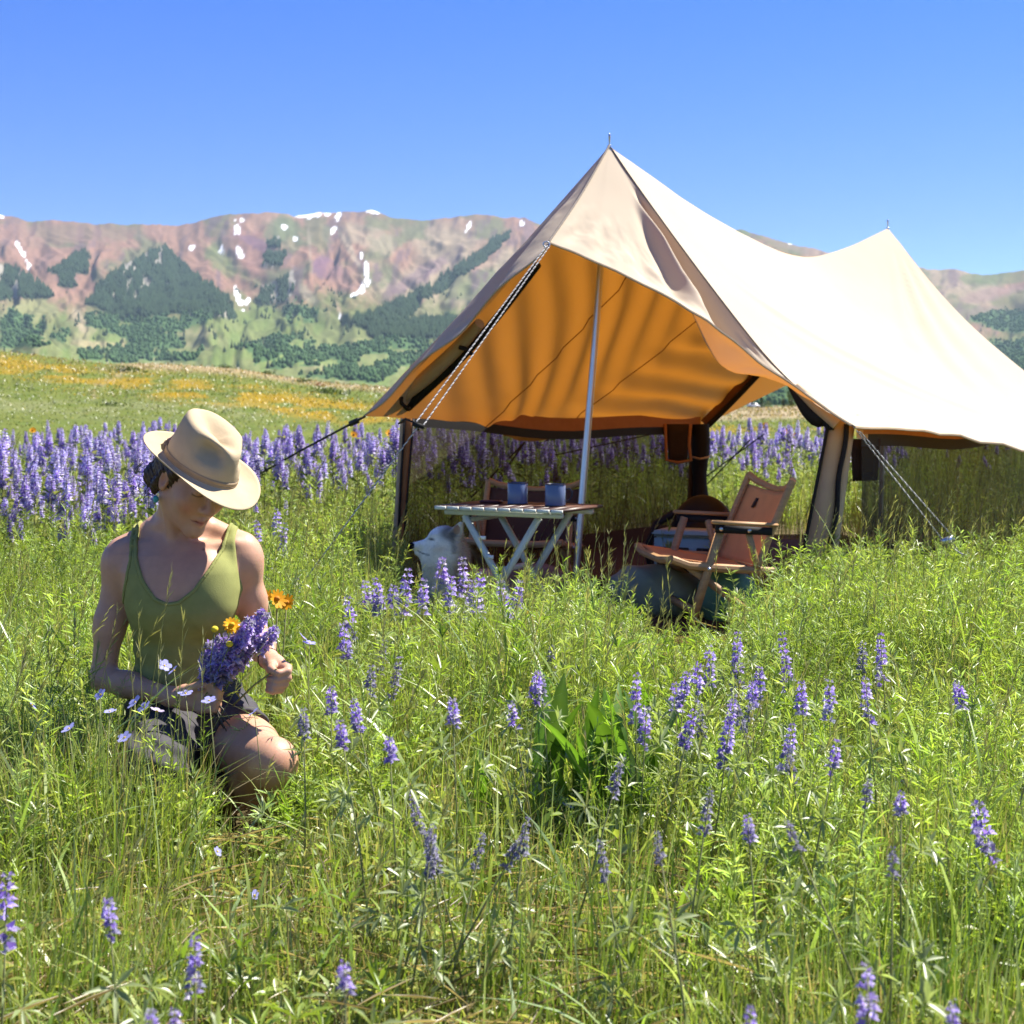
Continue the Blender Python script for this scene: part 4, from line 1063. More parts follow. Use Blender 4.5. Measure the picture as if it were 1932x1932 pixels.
    for side in (0, 1):
        for i in range(nr - 1):
            for k in range(na):
                k2 = (k + 1) % na; b = side * nr * na; f = (b + i * na + k, b + (i + 1) * na + k, b + (i + 1) * na + k2, b + i * na + k2)
                Qd.append(f if side == 0 else f[::-1])
    for k in range(na):
        k2 = (k + 1) % na; a0 = (nr - 1) * na; b0 = nr * na + (nr - 1) * na; Qd.append((a0 + k, b0 + k, b0 + k2, a0 + k2))
    mesh_np('brim', V, quads=np.array(Qd), mat=felt, parent=hat, smooth=True)
    V, Qd = [], []
    bandp = [(.001, 1.012), (.003, 1.03), (.008, 1.034), (.0085, 1.026), (.0105, 1.026), (.011, 1.03), (.016, 1.028), (.018, 1.005)]
    for (z, sc) in bandp:
        for k in range(na):
            a = 2 * math.pi * k / na; V.append(hp(.0845 * sc * math.sin(a), .1030 * sc * math.cos(a), z + .004))
    for i in range(len(bandp) - 1):
        for k in range(na):
            k2 = (k + 1) % na; Qd.append((i * na + k, i * na + k2, (i + 1) * na + k2, (i + 1) * na + k))
    mesh_np('hat_band', V, quads=np.array(Qd), mat=mat('hat_ribbon', (0.33, 0.235, 0.14), .8, var=.1, scale=60), parent=hat, smooth=True)
    return root
person = build_person()
# ------------------------------------------------------------------ camp furniture
def frame(ox, oy, ang, oz=0.0, k=1.0):
    c, s = math.cos(ang), math.sin(ang)
    def T(x, y, z): return np.array([ox + (x * c - y * s) * k, oy + (x * s + y * c) * k, oz + z * k])
    T.M = Matrix(((c, -s, 0, 0), (s, c, 0, 0), (0, 0, 1, 0), (0, 0, 0, 1)))
    T.o = (ox, oy, oz)
    return T

def build_chair(T, label, cloth, name='camp_chair'):
    """low folding chair: local +x is the way it faces, y across, 0.56 wide, seat at 0.33"""
    t = thing(name, label, 'chair', T.o, 'wooden folding camp chairs under the awning')
    W = .31
    for s in (-1, 1):
        y = s * W
        g = Geo(); g.bar(T(.035, y, .478), T(-.245, y, .462), .040, .016, bev=.004); g.build('armrest', M_wood, t)
        g = Geo(); g.bar(T(.02, y, .450), T(-.22, y, .436), .018, .034); g.build('arm_bracket', M_black, t)
        g = Geo(); g.bar(T(-.01, y - s * .018, .455), T(.135, y - s * .018, .0), .026, .034, bev=.003); g.build('leg', M_wood, t)
        g = Geo(); g.bar(T(.12, y - s * .045, .29), T(-.27, y - s * .045, .0), .026, .032, bev=.003); g.build('leg', M_wood, t)
        g = Geo(); g.bar(T(-.12, y - s * .01, .44), T(-.165, y - s * .01, .27), .022, .028, bev=.003); g.build('arm_support', M_wood, t)
        P = [T(x, y - s * .015, z) for x, z in ((.20, .325), (.13, .300), (.02, .288), (-.12, .278), (-.24, .270))]
        g = Geo(); g.tube(P, [.017, .019, .019, .018, .016], 8); g.build('seat_rail', M_wood, t, smooth=True)
        g = Geo()
        for (x, z) in ((.0, .450), (-.12, .442), (.05, .286)): g.lathe(T(x, y + s * .012, z), [(.009, 0), (.009, .006), (.004, .010)], 8, axis=T(0, s, 0) - T(0, 0, 0))
        o = g.build('bolt', M_steel, t); o['kind'] = 'stuff'
        P = [T(-.15, y * .95, .25), T(-.23, y * .95, .45), T(-.315, y * .95, .645)]
        g = Geo(); g.tube(P, .016, 8); g.build('back_upright', M_wood, t, smooth=True)
    g = Geo(); g.tube([T(.205, -W + .01, .325), T(.215, -W * .5, .312), T(.215, W * .5, .312), T(.205, W - .01, .325)], .019, 8); g.build('front_rail', M_wood, t, smooth=True)
    g = Geo(); g.bar(T(.10, -W + .03, .11), T(.10, W - .03, .11), .02, .03); g.build('stretcher', M_wood, t)
    g = Geo(); g.bar(T(-.18, -W + .06, .07), T(-.18, W - .06, .07), .02, .03); g.build('stretcher', M_wood, t)
    # seat cloth, slung between the rails
    def cloth_sheet(fn, nm, nu=14, nv=10, th=.006):
        S = np.array([[fn(i / nu, j / nv) for i in range(nu + 1)] for j in range(nv + 1)])
        o = sheet(nm, S, cloth, t); md = o.modifiers.new('thick', 'SOLIDIFY'); md.thickness = th; md.offset = 0; return o
    cloth_sheet(lambda a, b: T(.185 - .40 * a, (b - .5) * 2 * (W - .01), .330 - .062 * a - .035 * math.sin(math.pi * b) * (.5 + .5 * math.sin(math.pi * a))), 'seat')
    back = lambda a, b: T(-.165 - .145 * a - .030 * math.sin(math.pi * b), (b - .5) * 2 * (W - .012),    .270 + .335 * a - .022 * a * math.sin(math.pi * b))
    cloth_sheet(back, 'backrest')
    # curved top rail with the hand gap below it
    g = Geo(); g.tube([T(-.315, -W * .95, .645), T(-.33, -W * .75, .620), T(-.35, -W * .3, .597), T(-.353, 0, .591), T(-.35, W * .3, .597), T(-.33, W * .75, .620), T(-.315, W * .95, .645)], .017, 8); g.build('top_rail', M_wood, t, smooth=True)
    g = Geo(); p = back(.80, .25); g.box(p + (T(.0075, 0, 0) - T(0, 0, 0)), (.004, .035, .05), T.M @ Matrix.Rotation(R(-31), 4, 'Y')); g.build('leather_patch', M_dark_cloth, t)
    return t

build_chair(frame(0.862, 6.46, R(188), 0, 1.06), 'wooden folding chair with tan cloth at the tent doorway', M_leather)
build_chair(frame(0.05, 7.62, R(254), 0, .93), 'brown cloth folding chair half hidden behind the white-edged table', mat('brown_cloth', (0.085, 0.042, 0.028), .9, var=.1, scale=20))

def build_table():
    TA = np.array([-.336 - .02, 6.47, .55]); e = np.array([.585, -.31, 0.]); L = np.linalg.norm(e); e /= L; f = np.array([-e[1], e[0], 0.]); W_ = .42; L = .66
    P = lambda a, b, z: TA * [1, 1, 0] + e * a + f * b + np.array([0, 0, z])
    c = P(L / 2, W_ / 2, 0)
    t = thing('folding_table', 'small roll-top camp table with white slat ends and crossed metal legs', 'table', c)
    slat_m = mat('slat_brown', (0.085, 0.04, 0.028), .45, var=.15, scale=12); white = mat('white_painted_metal', (0.60, 0.63, 0.58), .45, var=.05)
    ang = math.atan2(e[1], e[0]); n = 10; w = L / n
    Rz = Matrix.Rotation(ang, 4, 'Z')
    for i in range(n):
        g = Geo(); g.box(P((i + .5) * w, W_ / 2 + .005, .550), (w - .006, W_, .014), Rz, .002); s = g.build('slat', slat_m, t)
        g = Geo(); g.box(P((i + .5) * w, -.004, .5475), (w - .010, .010, .016), Rz); g.build('end_cap', white, s)
    for b in (.05, W_ - .05):
        g = Geo(); g.bar(P(.03, b, .528), P(L - .03, b, .528), .03, .026, bev=.003); g.build('frame_rail', white, t)
        for (a0, a1) in ((.13, .46), (.50, .17)):
            g = Geo(); g.bar(P(a0, b + (.028 if a0 > a1 else 0), .515), P(a1, b + (.028 if a0 > a1 else 0), 0.0), .030, .018, up=tuple(f), bev=.003); g.build('leg', white, t)
    g = Geo(); g.bar(P(.31, .05, .27), P(.31, W_ - .05, .27), .02, .02); g.build('cross_bar', white, t)
    g = Geo(); g.bar(P(.13, .05, .49), P(.13, W_ - .05, .49), .02, .02); g.build('cross_bar', white, t)
    for z, a in ((.415, .235), (.33, .275)):
        g = Geo(); g.box(P(a, .034, z), (.028, .008, .016), Rz); g.build('reflective_tab', mat('white_tab', (.85, .86, .88), .3, var=0), t)
    return P, e, f
TP, te, tf = build_table()

enamel = mat('blue_enamel', (0.115, 0.15, 0.25), .22, var=.06, scale=8, spec=.5); rim_m = mat('dark_rim', (0.012, 0.016, 0.03), .3)
def build_mug(c, ang, label):
    t = thing('enamel_mug', label, 'mug', c, 'blue enamel mugs on the table')
    g = Geo(); r, h = .047, .100
    g.lathe(c, [(0.001, .002), (r - .004, .0), (r - .001, .003), (r, .008), (r, h - .002), (r - .0015, h), (r - .003, h - .002), (r - .003, .006), (.001, .005)], 36, cap=False); g.build('body', enamel, t, smooth=True)
    g = Geo(); g.tube([np.array(c) + [r * math.cos(a), r * math.sin(a), h] for a in np.linspace(0, 2 * math.pi, 36, endpoint=False)], .0022, 6, closed=True); g.build('rim', rim_m, t, smooth=True)
    d = np.array([math.cos(ang), math.sin(ang), 0]); g = Geo()
    g.tube([np.array(c) + d * x + [0, 0, z] for x, z in ((r - .002, .076), (r + .018, .080), (r + .030, .066), (r + .029, .044), (r + .016, .026), (r - .002, .022))], .0042, 8); g.build('handle', rim_m, t, smooth=True)
    g = Geo(); g.tube([np.array(c) + [r * math.cos(a) * .99, r * math.sin(a) * .99, .003] for a in np.linspace(0, 2 * math.pi, 30, endpoint=False)], .0025, 6, closed=True); g.build('foot_rim', rim_m, t, smooth=True)
    return t
zt = .5575
def on_table(px, py):       # a spot on the table top in a given direction
    d = (H - zt) * F / (py - 780); p = at(px, py, d); p[2] = zt; return p
mA = TP(.30, .25, zt); mB = TP(.515, .21, zt)
build_mug(mA, R(120), 'blue enamel mug beside the small red case')
build_mug(mB, R(0), 'blue enamel mug next to the tent pole, handle to the right')
c = TP(.16, .25, zt); g = Geo(); g.box(c + [0, 0, .007], (.105, .06, .014), Matrix.Rotation(R(-22), 4, 'Z'), .005); 
o = g.build('flat_case', mat('red_case', (0.10, 0.022, 0.022), .4), None); tag(o, 'small dark red flat case lying on the table', 'case')

# cooler, backpack, bedding and bag inside and beside the doorway
def build_cooler():
    c = np.array([0.98, 7.25, 0.10]); t = thing('storage_crate', 'pale blue-grey camp crate with dark open sides behind the tan chair', 'crate', c)
    m = mat('pale_blue_plastic', (0.30, 0.35, 0.33), .5, var=.06, scale=6); dk = mat('crate_inside', (0.03, 0.018, 0.016), .8, var=.4, scale=14)
    M4 = Matrix.Rotation(R(-24), 4, 'Z'); off = lambda x, y, z: c + np.array((M4 @ Vector((x, y, z))))
    g = Geo(); g.box(off(0, .02, .125), (.46, .24, .25), M4, .012); g.build('body', m, t)
    for x, w in ((-.125, .17), (.10, .20)):
        g = Geo(); g.box(off(x, -.103, .12), (w, .012, .15), M4, .004); g.build('side_window', dk, t)
    g = Geo(); g.box(off(.08, -.112, .13), (.03, .008, .035), M4, .003); g.build('latch', mat('latch_grey', (.4, .38, .36), .5), t)
    g = Geo(); g.box(off(0, .02, .262), (.48, .26, .03), M4, .012); g.build('lid', m, t)
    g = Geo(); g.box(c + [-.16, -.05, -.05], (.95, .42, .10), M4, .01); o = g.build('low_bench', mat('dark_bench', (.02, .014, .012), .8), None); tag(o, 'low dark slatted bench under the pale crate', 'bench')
build_cooler()
def build_pack():
    c = np.array([1.03, 7.95, 0.0]); t = thing('backpack', 'large round-topped black backpack standing behind the tan chair', 'backpack', c)
    S = Sdf(c + [-.4, -.3, -.02], c + [.4, .3, .62], .012)
    S.ell(c + [0.05, 0, .25], (.20, .14, .27), k=.05); S.ell(c + [.04, .0, .14], (.21, .16, .16), k=.05); S.ell(c + [.02, -.13, .22], (.12, .05, .14), k=.03)
    V, Q = S.skin(); V = relax(V, Q, 2); mesh_np('body', V, quads=Q, mat=mat('black_nylon', (0.006, 0.0055, 0.006), .6, var=.3, scale=12, bump=.2, bscale=30), parent=t, smooth=True)
    g = Geo(); g.tube([c + [-.12, -.04, .42], c + [-.22, -.05, .36], c + [-.27, -.05, .22], c + [-.24, -.04, .08]], .022, 8); g.build('shoulder_strap', M_black, t, smooth=True)
    g = Geo(); g.tube([c + [.16, -.08, .44], c + [.20, -.10, .30], c + [.19, -.10, .12]], .010, 6); g.build('side_strap', mat('brown_strap', (.09, .045, .035), .7), t, smooth=True)
    g = Geo(); g.tube([c + [.20, -.02, .38], c + [.25, -.03, .42], c + [.27, -.03, .44]], .008, 6); g.build('grab_loop', M_black, t)
build_pack()
def soft_lump(name, label, cat, c, r, m, ang=0, lump=.012, seed=1):
    S = Sdf(np.array(c) - [max(r) + .06] * 3, np.array(c) + [max(r) + .06] * 3, .012)
    Mr = np.array([[math.cos(ang), -math.sin(ang), 0], [math.sin(ang), math.cos(ang), 0], [0, 0, 1]])
    S.ell(c, r, Mr, .05); S.ell(np.array(c) + Mr @ np.array([r[0] * .45, 0, -r[2] * .15]), (r[0] * .55, r[1] * .9, r[2] * .85), Mr, .06); S.ell(np.array(c) + Mr @ np.array([-r[0] * .45, .01, -r[2] * .1]), (r[0] * .5, r[1] * .9, r[2] * .9), Mr, .06)
    X, Y, Z = np.meshgrid(*S.ax, indexing='ij', sparse=True)
    S.D = np.maximum(S.D + lump * np.sin(X * 33 + seed + 2 * np.sin(Y * 14)) * np.sin(Z * 38 + X * 15), .0 - Z + .005).astype(np.float32)
    V, Q = S.skin(); V = relax(V, Q, 2); o = mesh_np(name, V, quads=Q, mat=m, smooth=True); tag(o, label, cat)
soft_lump('bedding', 'grey-green rolled bedding lying under the tan chair', 'bedding', (0.68, 6.72, .13), (.22, .14, .12), mat('sage_quilt', (0.24, 0.27, 0.21), .8, var=.12, scale=8), R(-20), .010)
soft_lump('soft_bag', 'mint green soft bag standing behind the legs of the tan chair', 'bag', (1.00, 6.55, .13), (.13, .10, .13), mat('mint_nylon', (0.12, 0.27, 0.20), .7, var=.1, scale=8), 0, .006, 4)
g = Geo(); g.box((0.72, 6.62, .016), (1.35, 1.15, .012), Matrix.Rotation(R(-38), 4, 'Z'), .003); o = g.build('rug', mat('red_brown_rug', (0.13, 0.045, 0.03), .95, var=.3, scale=20, bump=.3, bscale=200), None); tag(o, 'red-brown rug on the grass in front of the tent', 'rug')

# ------------------------------------------------------------------ the dog
def build_dog():
    D0 = 6.66; q = lambda px, py, dd=0.0: at(px, py, D0 + dd); u = D0 / F
    t = thing('dog', 'cream and grey husky dog lying by the tent post, head raised in profile', 'dog', (at(850, 1080, 6.8)[0], 6.8, 0))
    S = Sdf([-.68, 6.35, -.01], [.42, 7.7, .46], .0052)
    S.ell(q(838, 1017), (31 * u, .070, 25 * u), k=.03)                      # skull
    S.ell(q(845, 1042), (31 * u, .095, 33 * u), k=.04)                      # cheeks and ruff
    S.ell(q(826, 1036), (20 * u, .068, 17 * u), k=.03)
    S.cap(q(817, 1027), q(784, 1031), 13.5 * u, 8.6 * u, .018)              # muzzle
    S.cap(q(815, 1042), q(787, 1043), 8.5 * u, 5.4 * u, .010)               # lower jaw
    S.ell(q(775.5, 1029), (6.0 * u, .017, 5.4 * u), k=.010)                 # nose
    S.cap(q(815, 1011, -.04), q(826, 1010, -.05), 5.0 * u, 3.5 * u, .014)   # brow
    for dd in (-.045, .055):
        S.cap(q(862, 1012, dd), q(872, 983, dd), 9.0 * u, 2.0 * u, .008); S.cap(q(848, 1008, dd), q(869, 985, dd), 6.5 * u, 1.8 * u, .007); S.cap(q(868, 1010, dd), q(872, 986, dd), 6.0 * u, 1.8 * u, .007)
        S.ell(q(861, 1004, dd - .02), (4.5 * u, .014, 9 * u), k=.006, sub=True) if dd < 0 else None
    S.cap(q(843, 1048, .02), q(850, 1100, .12), .098, .105, .05)            # neck and chest
    S.cap(q(822, 1062, .0), q(826, 1105, .05), .062, .075, .05)
    S.cap([-.20, 6.86, .11], [.12, 7.18, .10], .11, .105, .06); S.ell([.16, 7.24, .10], (.15, .13, .10), k=.06)
    S.cap([-.38, 6.76, .06], [-.53, 6.64, .035], .05, .038, .04); S.cap([-.35, 6.94, .06], [-.52, 6.86, .035], .05, .038, .04)
    S.cap([.12, 7.13, .08], [.0, 7.0, .04], .07, .04, .05)
    V, Q = S.skin(); V = relax(V, Q, 1)
    px, py = pix(V)
    n = fbm(V[:, 0] * 60, V[:, 2] * 60 + V[:, 1] * 30, 3)
    C = np.zeros((len(V), 3)); C[:] = (0.93, 0.87, 0.78)
    def w(cond): return np.clip(cond, 0, 1)[:, None]
    back = np.exp(-(((px - 848) / 19) ** 2 + ((py - 1006) / 14) ** 2) ** 1.5); C = C * (1 - .8 * w(back * 1.2)) + np.array([.15, .12, .115]) * .8 * w(back * 1.2)
    tb = sstep(852, 874, px + .15 * (py - 1030) + 6 * (n - .5)) * sstep(1000, 1014, py); C = C * (1 - .7 * w(tb)) + np.array([.50, .32, .20]) * .7 * w(tb)
    st = np.exp(-((px - 853 + (py - 1010) * -.1) / 6) ** 2) * (py > 1005) * (py < 1045); C = C * (1 - .6 * w(st)) + np.array([.14, .12, .115]) * .6 * w(st)
    ck = np.exp(-((px - 830) / 16) ** 2 - ((py - 1036) / 8) ** 2); C = C * (1 - .5 * w(ck)) + np.array([.66, .46, .27]) * .5 * w(ck)
    body = w(sstep(6.86, 6.94, V[:, 1])); C = C * (1 - .8 * body) + np.array([.10, .08, .075]) * .8 * body  # body behind the chest coloured dark: its shade is painted into the fur
    nose = w(1.4 - np.hypot((px - 775) / 6.5, (py - 1029) / 6.5) * 1.0 > .3); C = np.where(nose > 0, np.array([.012, .010, .011]), C)
    ear = (np.hypot((px - 862) / 7, (py - 999) / 9) < 1) & (V[:, 1] < D0 - .035); C[ear] = (.42, .27, .21)
    mouth = np.abs(py - (1047 - .014 * (px - 812) ** 2 * (px < 812) + 0 * px)) + 0 * px; mk = w((1.5 - mouth) * (px > 788) * (px < 811)); C = C * (1 - .9 * mk) + np.array([.02, .015, .015]) * .9 * mk
    for ex, ey, rx, ry in [(814, 1017.5, 6.0, 2.5)]:
        e = w(1.35 - np.hypot((px - ex) / rx, (py - ey - (px - ex) * .12) / ry)) * (V[:, 1] < D0)[:, None]; C = C * (1 - .92 * e) + np.array([.015, .012, .011]) * .92 * e
    C *= (.86 + .28 * n)[:, None]
    fur = mat('fur', None, .85, var=.10, scale=140, attr=True, bump=.25, bscale=300, spec=.1)
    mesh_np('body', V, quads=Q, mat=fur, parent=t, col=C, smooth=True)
    # guard hairs
    r = np.random.default_rng(8); k = r.choice(np.nonzero((V[:, 1] < 7.1) & (px > 805) & (py > 985))[0], 9000)
    a = V[k]; ctr = at(838, 1035, D0 + .05); out = a - ctr; out /= np.linalg.norm(out, axis=1)[:, None]
    flow = np.array([.75, .1, -.55]); d = out * .55 + flow * .8 + r.normal(0, .25, a.shape); d /= np.linalg.norm(d, axis=1)[:, None]
    L = r.uniform(.010, .024, len(a))[:, None] * (1 - .6 * (py[k] < 1008))[:, None]; sd = np.cross(d, out); sd /= np.linalg.norm(sd, axis=1)[:, None] + 1e-9
    VV = np.stack([a - sd * .0013, a + sd * .0013, a + d * L], 1).reshape(-1, 3)
    o = mesh_np('fur', VV, tris=np.arange(len(VV)).reshape(-1, 3), mat=fur, parent=t, col=np.repeat(C[k] * r.uniform(.85, 1.15, (len(k), 1)), 3, 0)); o['kind'] = 'stuff'
build_dog()
# ------------------------------------------------------------------ vegetation: ribbons and leaves drawn in bulk
class Leaves:
    """collects vertices, triangles and colours of many small leaves; build() gives one object"""
    def __init__(s): s.V, s.T, s.C, s.n = [], [], [], 0
    def push(s, V, T, C):      # V (N,k,3), T (t,3), C (N,k,3)
        N, k = V.shape[:2]
        s.V.append(V.reshape(-1, 3).astype(np.float32)); s.C.append(C.reshape(-1, 3).astype(np.float32))
        s.T.append((np.asarray(T)[None] + (s.n + np.arange(N) * k)[:, None, None]).reshape(-1, 3)); s.n += N * k
    def blades(s, P, h, w, lean, bend, col0, col1, rg, K=3):
        """arching grass blades: root P, height h, width w, lean azimuth, bend 0..1"""
        N = len(P); t = np.linspace(0, 1, K + 1)
        L = np.stack([np.cos(lean), np.sin(lean), 0 * lean], -1)
        up = h[:, None] * (t[None] - .42 * bend[:, None] * t[None] ** 2.4); out = h[:, None] * bend[:, None] * (.22 * t[None] + .62 * t[None] ** 2.2)
        C_ = P[:, None, :] + L[:, None, :] * out[..., None]; C_[..., 2] += up
        fa = lean + math.pi / 2 + rg.normal(0, .7, N); wd = np.stack([np.cos(fa), np.sin(fa), 0 * fa], -1)
        pr = np.interp(t, [0, .3, .7, 1], [.75, 1, .7, 0.0])
        half = .5 * w[:, None] * pr[None]
        A = C_ - wd[:, None] * half[..., None]; B = C_ + wd[:, None] * half[..., None]
        V = np.concatenate([A[:, :K], B[:, :K], C_[:, K:]], 1)
        T = []
        for i in range(K - 1): T += [(i, K + i, K + i + 1), (i, K + i + 1, i + 1)]
        T.append((K - 1, 2 * K - 1, 2 * K))
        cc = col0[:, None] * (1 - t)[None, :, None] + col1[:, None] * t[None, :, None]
        s.push(V, T, np.concatenate([cc[:, :K], cc[:, :K], cc[:, K:]], 1))
    def leaf(s, P, D, l, w, rg, col, droop=.25, fold=.25, four=False):
        """lance-shaped leaves: base P, direction D (unit), length l, width w"""
        N = len(P); up = np.array([0, 0, 1.0])
        S_ = np.cross(D, up) + rg.normal(0, .35, (N, 3)); S_ /= np.linalg.norm(S_, axis=1)[:, None] + 1e-9
        nn = np.cross(S_, D)
        mid = P + D * (l * .48)[:, None]; tip = P + D * l[:, None] - up * (l * droop)[:, None]
        a = mid - S_ * (w * .5)[:, None] + nn * (w * fold)[:, None]; b = mid + S_ * (w * .5)[:, None] + nn * (w * fold)[:, None]
        c0 = np.broadcast_to(col[:, None], (N, 4, 3)).copy(); c0[:, 0] *= .85
        if not four:
            s.push(np.stack([P, a, b, tip], 1), [(0, 2, 3), (0, 3, 1)], c0)
        else:
            s.push(np.stack([P, a, b, tip, mid - up * (l * droop * .12)[:, None]], 1), [(0, 4, 1), (0, 2, 4), (1, 4, 3), (4, 2, 3)], np.concatenate([c0, c0[:, :1]], 1))
    def stalk(s, A, B, r, col):
        """thin three-sided stems from A to B"""
        N = len(A); V = []
        for Pt, k in ((A, 1.0), (B, .6)):
            for a in (0, 2.1, 4.2): V.append(Pt + np.stack([np.cos(a) * r * k, np.sin(a) * r * k, 0 * r], -1))
        T = []
        for i in range(3):
            j = (i + 1) % 3; T += [(i, j, 3 + j), (i, 3 + j, 3 + i)]
        s.push(np.stack(V, 1), T, np.broadcast_to(col[:, None], (N, 6, 3)))
    def arrays(s): return np.concatenate(s.V), np.concatenate(s.T), np.concatenate(s.C)
    def build(s, name, m, parent=None):
        V, T, C = s.arrays(); return mesh_np(name, V, tris=T, mat=m, parent=parent, col=C)
    def tris(s): return sum(len(t) for t in s.T)

TENT_POLY = [tuple(p) for p in (T_PL[:2] + [-.02, -.05], T_PR[:2] + [-.02, -.06], T_P4[:2] + [.02, -.04], T_P3[:2] + [0, .06])]
CAMP_POLY = [(-.55, 8.2), (-.60, 7.3), (-.38, 6.35), (.20, 5.95), (.58, 5.62), (1.15, 5.72), (1.45, 6.7)]
def person_mask(x, y):
    m = np.zeros(x.shape, bool)
    for a, b, r in [((-.75, 3.56), (-.57, 3.12), .085), ((-.86, 3.56), (-.80, 3.14), .085), ((-.80, 3.56), (-.72, 3.60), .16), ((-.60, 3.15), (-.70, 3.5), .05), ((-.79, 3.17), (-.82, 3.5), .05), ((-.78, 3.38), (-.76, 3.55), .17)]:
        a, b = np.array(a), np.array(b); ab = b - a; t = np.clip(((x - a[0]) * ab[0] + (y - a[1]) * ab[1]) / (ab @ ab), 0, 1)
        m |= np.hypot(x - a[0] - t * ab[0], y - a[1] - t * ab[1]) < r
    return m
def scatter(N, d0, d1, power, rg, px0=-330, px1=2260):
    """roots spread over the visible wedge; density falls with distance as d**-power"""
    u = rg.random(N); e = 2 - power
    d = (d0 ** e + u * (d1 ** e - d0 ** e)) ** (1 / e) if abs(e) > 1e-6 else d0 * (d1 / d0) ** u
    px = rg.uniform(px0, px1, N); x = (px - 966) / F * d
    return x, d, px
def clear(x, d, px, camp=True):
    k = ~person_mask(x, d) & ~in_poly(x, d, TENT_POLY)
    if camp: k &= ~in_poly(x, d, CAMP_POLY)
    return k
def plant_h(x, d, px):
    """typical height of the growth"""
    h = np.interp(d, [1.8, 2.3, 2.7, 3.3, 4.0, 5.0, 5.8, 7.0, 9.0, 14, 25], [.20, .24, .28, .33, .37, .40, .41, .43, .48, .55, .45])
    h = h * (1 - .30 * sstep(1420, 1560, px) * sstep(5.4, 6.4, d) * sstep(11, 9.5, d))
    h = h * (1 - .66 * np.exp(-(np.abs(px - 1290) / 115) ** 3) * sstep(3.9, 4.6, d) * sstep(7, 6, d))
    h = h * (1 - .30 * np.exp(-(np.abs(px - 930) / 220) ** 3) * sstep(4.0, 4.8, d) * sstep(8.4, 7.6, d))
    h = h * (1 - .45 * np.exp(-((x + .52) / .16) ** 2) * sstep(3.4, 3.1, d) * sstep(2.2, 2.6, d)) * 1
    lap = sstep(-1.2, -1.05, x) * sstep(-.62, -.72, x) * sstep(3.3, 3.1, d) * sstep(2.6, 2.8, d); h = h * (1 - lap) + .37 * lap
    h = h * (1 - .45 * np.exp(-(np.abs(px - 815) / 75) ** 3) * sstep(3.9, 4.6, d) * sstep(8.4, 7.6, d))
    for (pa, pb, da, db, kk) in [(1180, 1680, 2.2, 3.3, .12), (640, 1010, 4.2, 5.2, .25)]:
        h = h * (1 - kk * sstep(pa - 40, pa + 40, px) * sstep(pb + 40, pb - 40, px) * sstep(da - .2, da + .2, d) * sstep(db + .1, db - .1, d))
    return h * (.58 + .90 * fbm(x * 1.6 + 5, d * 1.6 + 2, 2))
def clump(x, d, s=1.0, o=0.0): return vnoise(x * 2.3 * s + o, d * 2.3 * s + 2 * o)

GREENS = np.array([(.240, .330, .050), (.325, .385, .078), (.165, .255, .034), (.395, .415, .130), (.290, .355, .150)])
def tint(N, rg, lo=.75, hi=1.25, pick=None):
    g = GREENS[rg.integers(0, len(GREENS), N) if pick is None else pick]
    return g * rg.uniform(lo, hi, (N, 1))

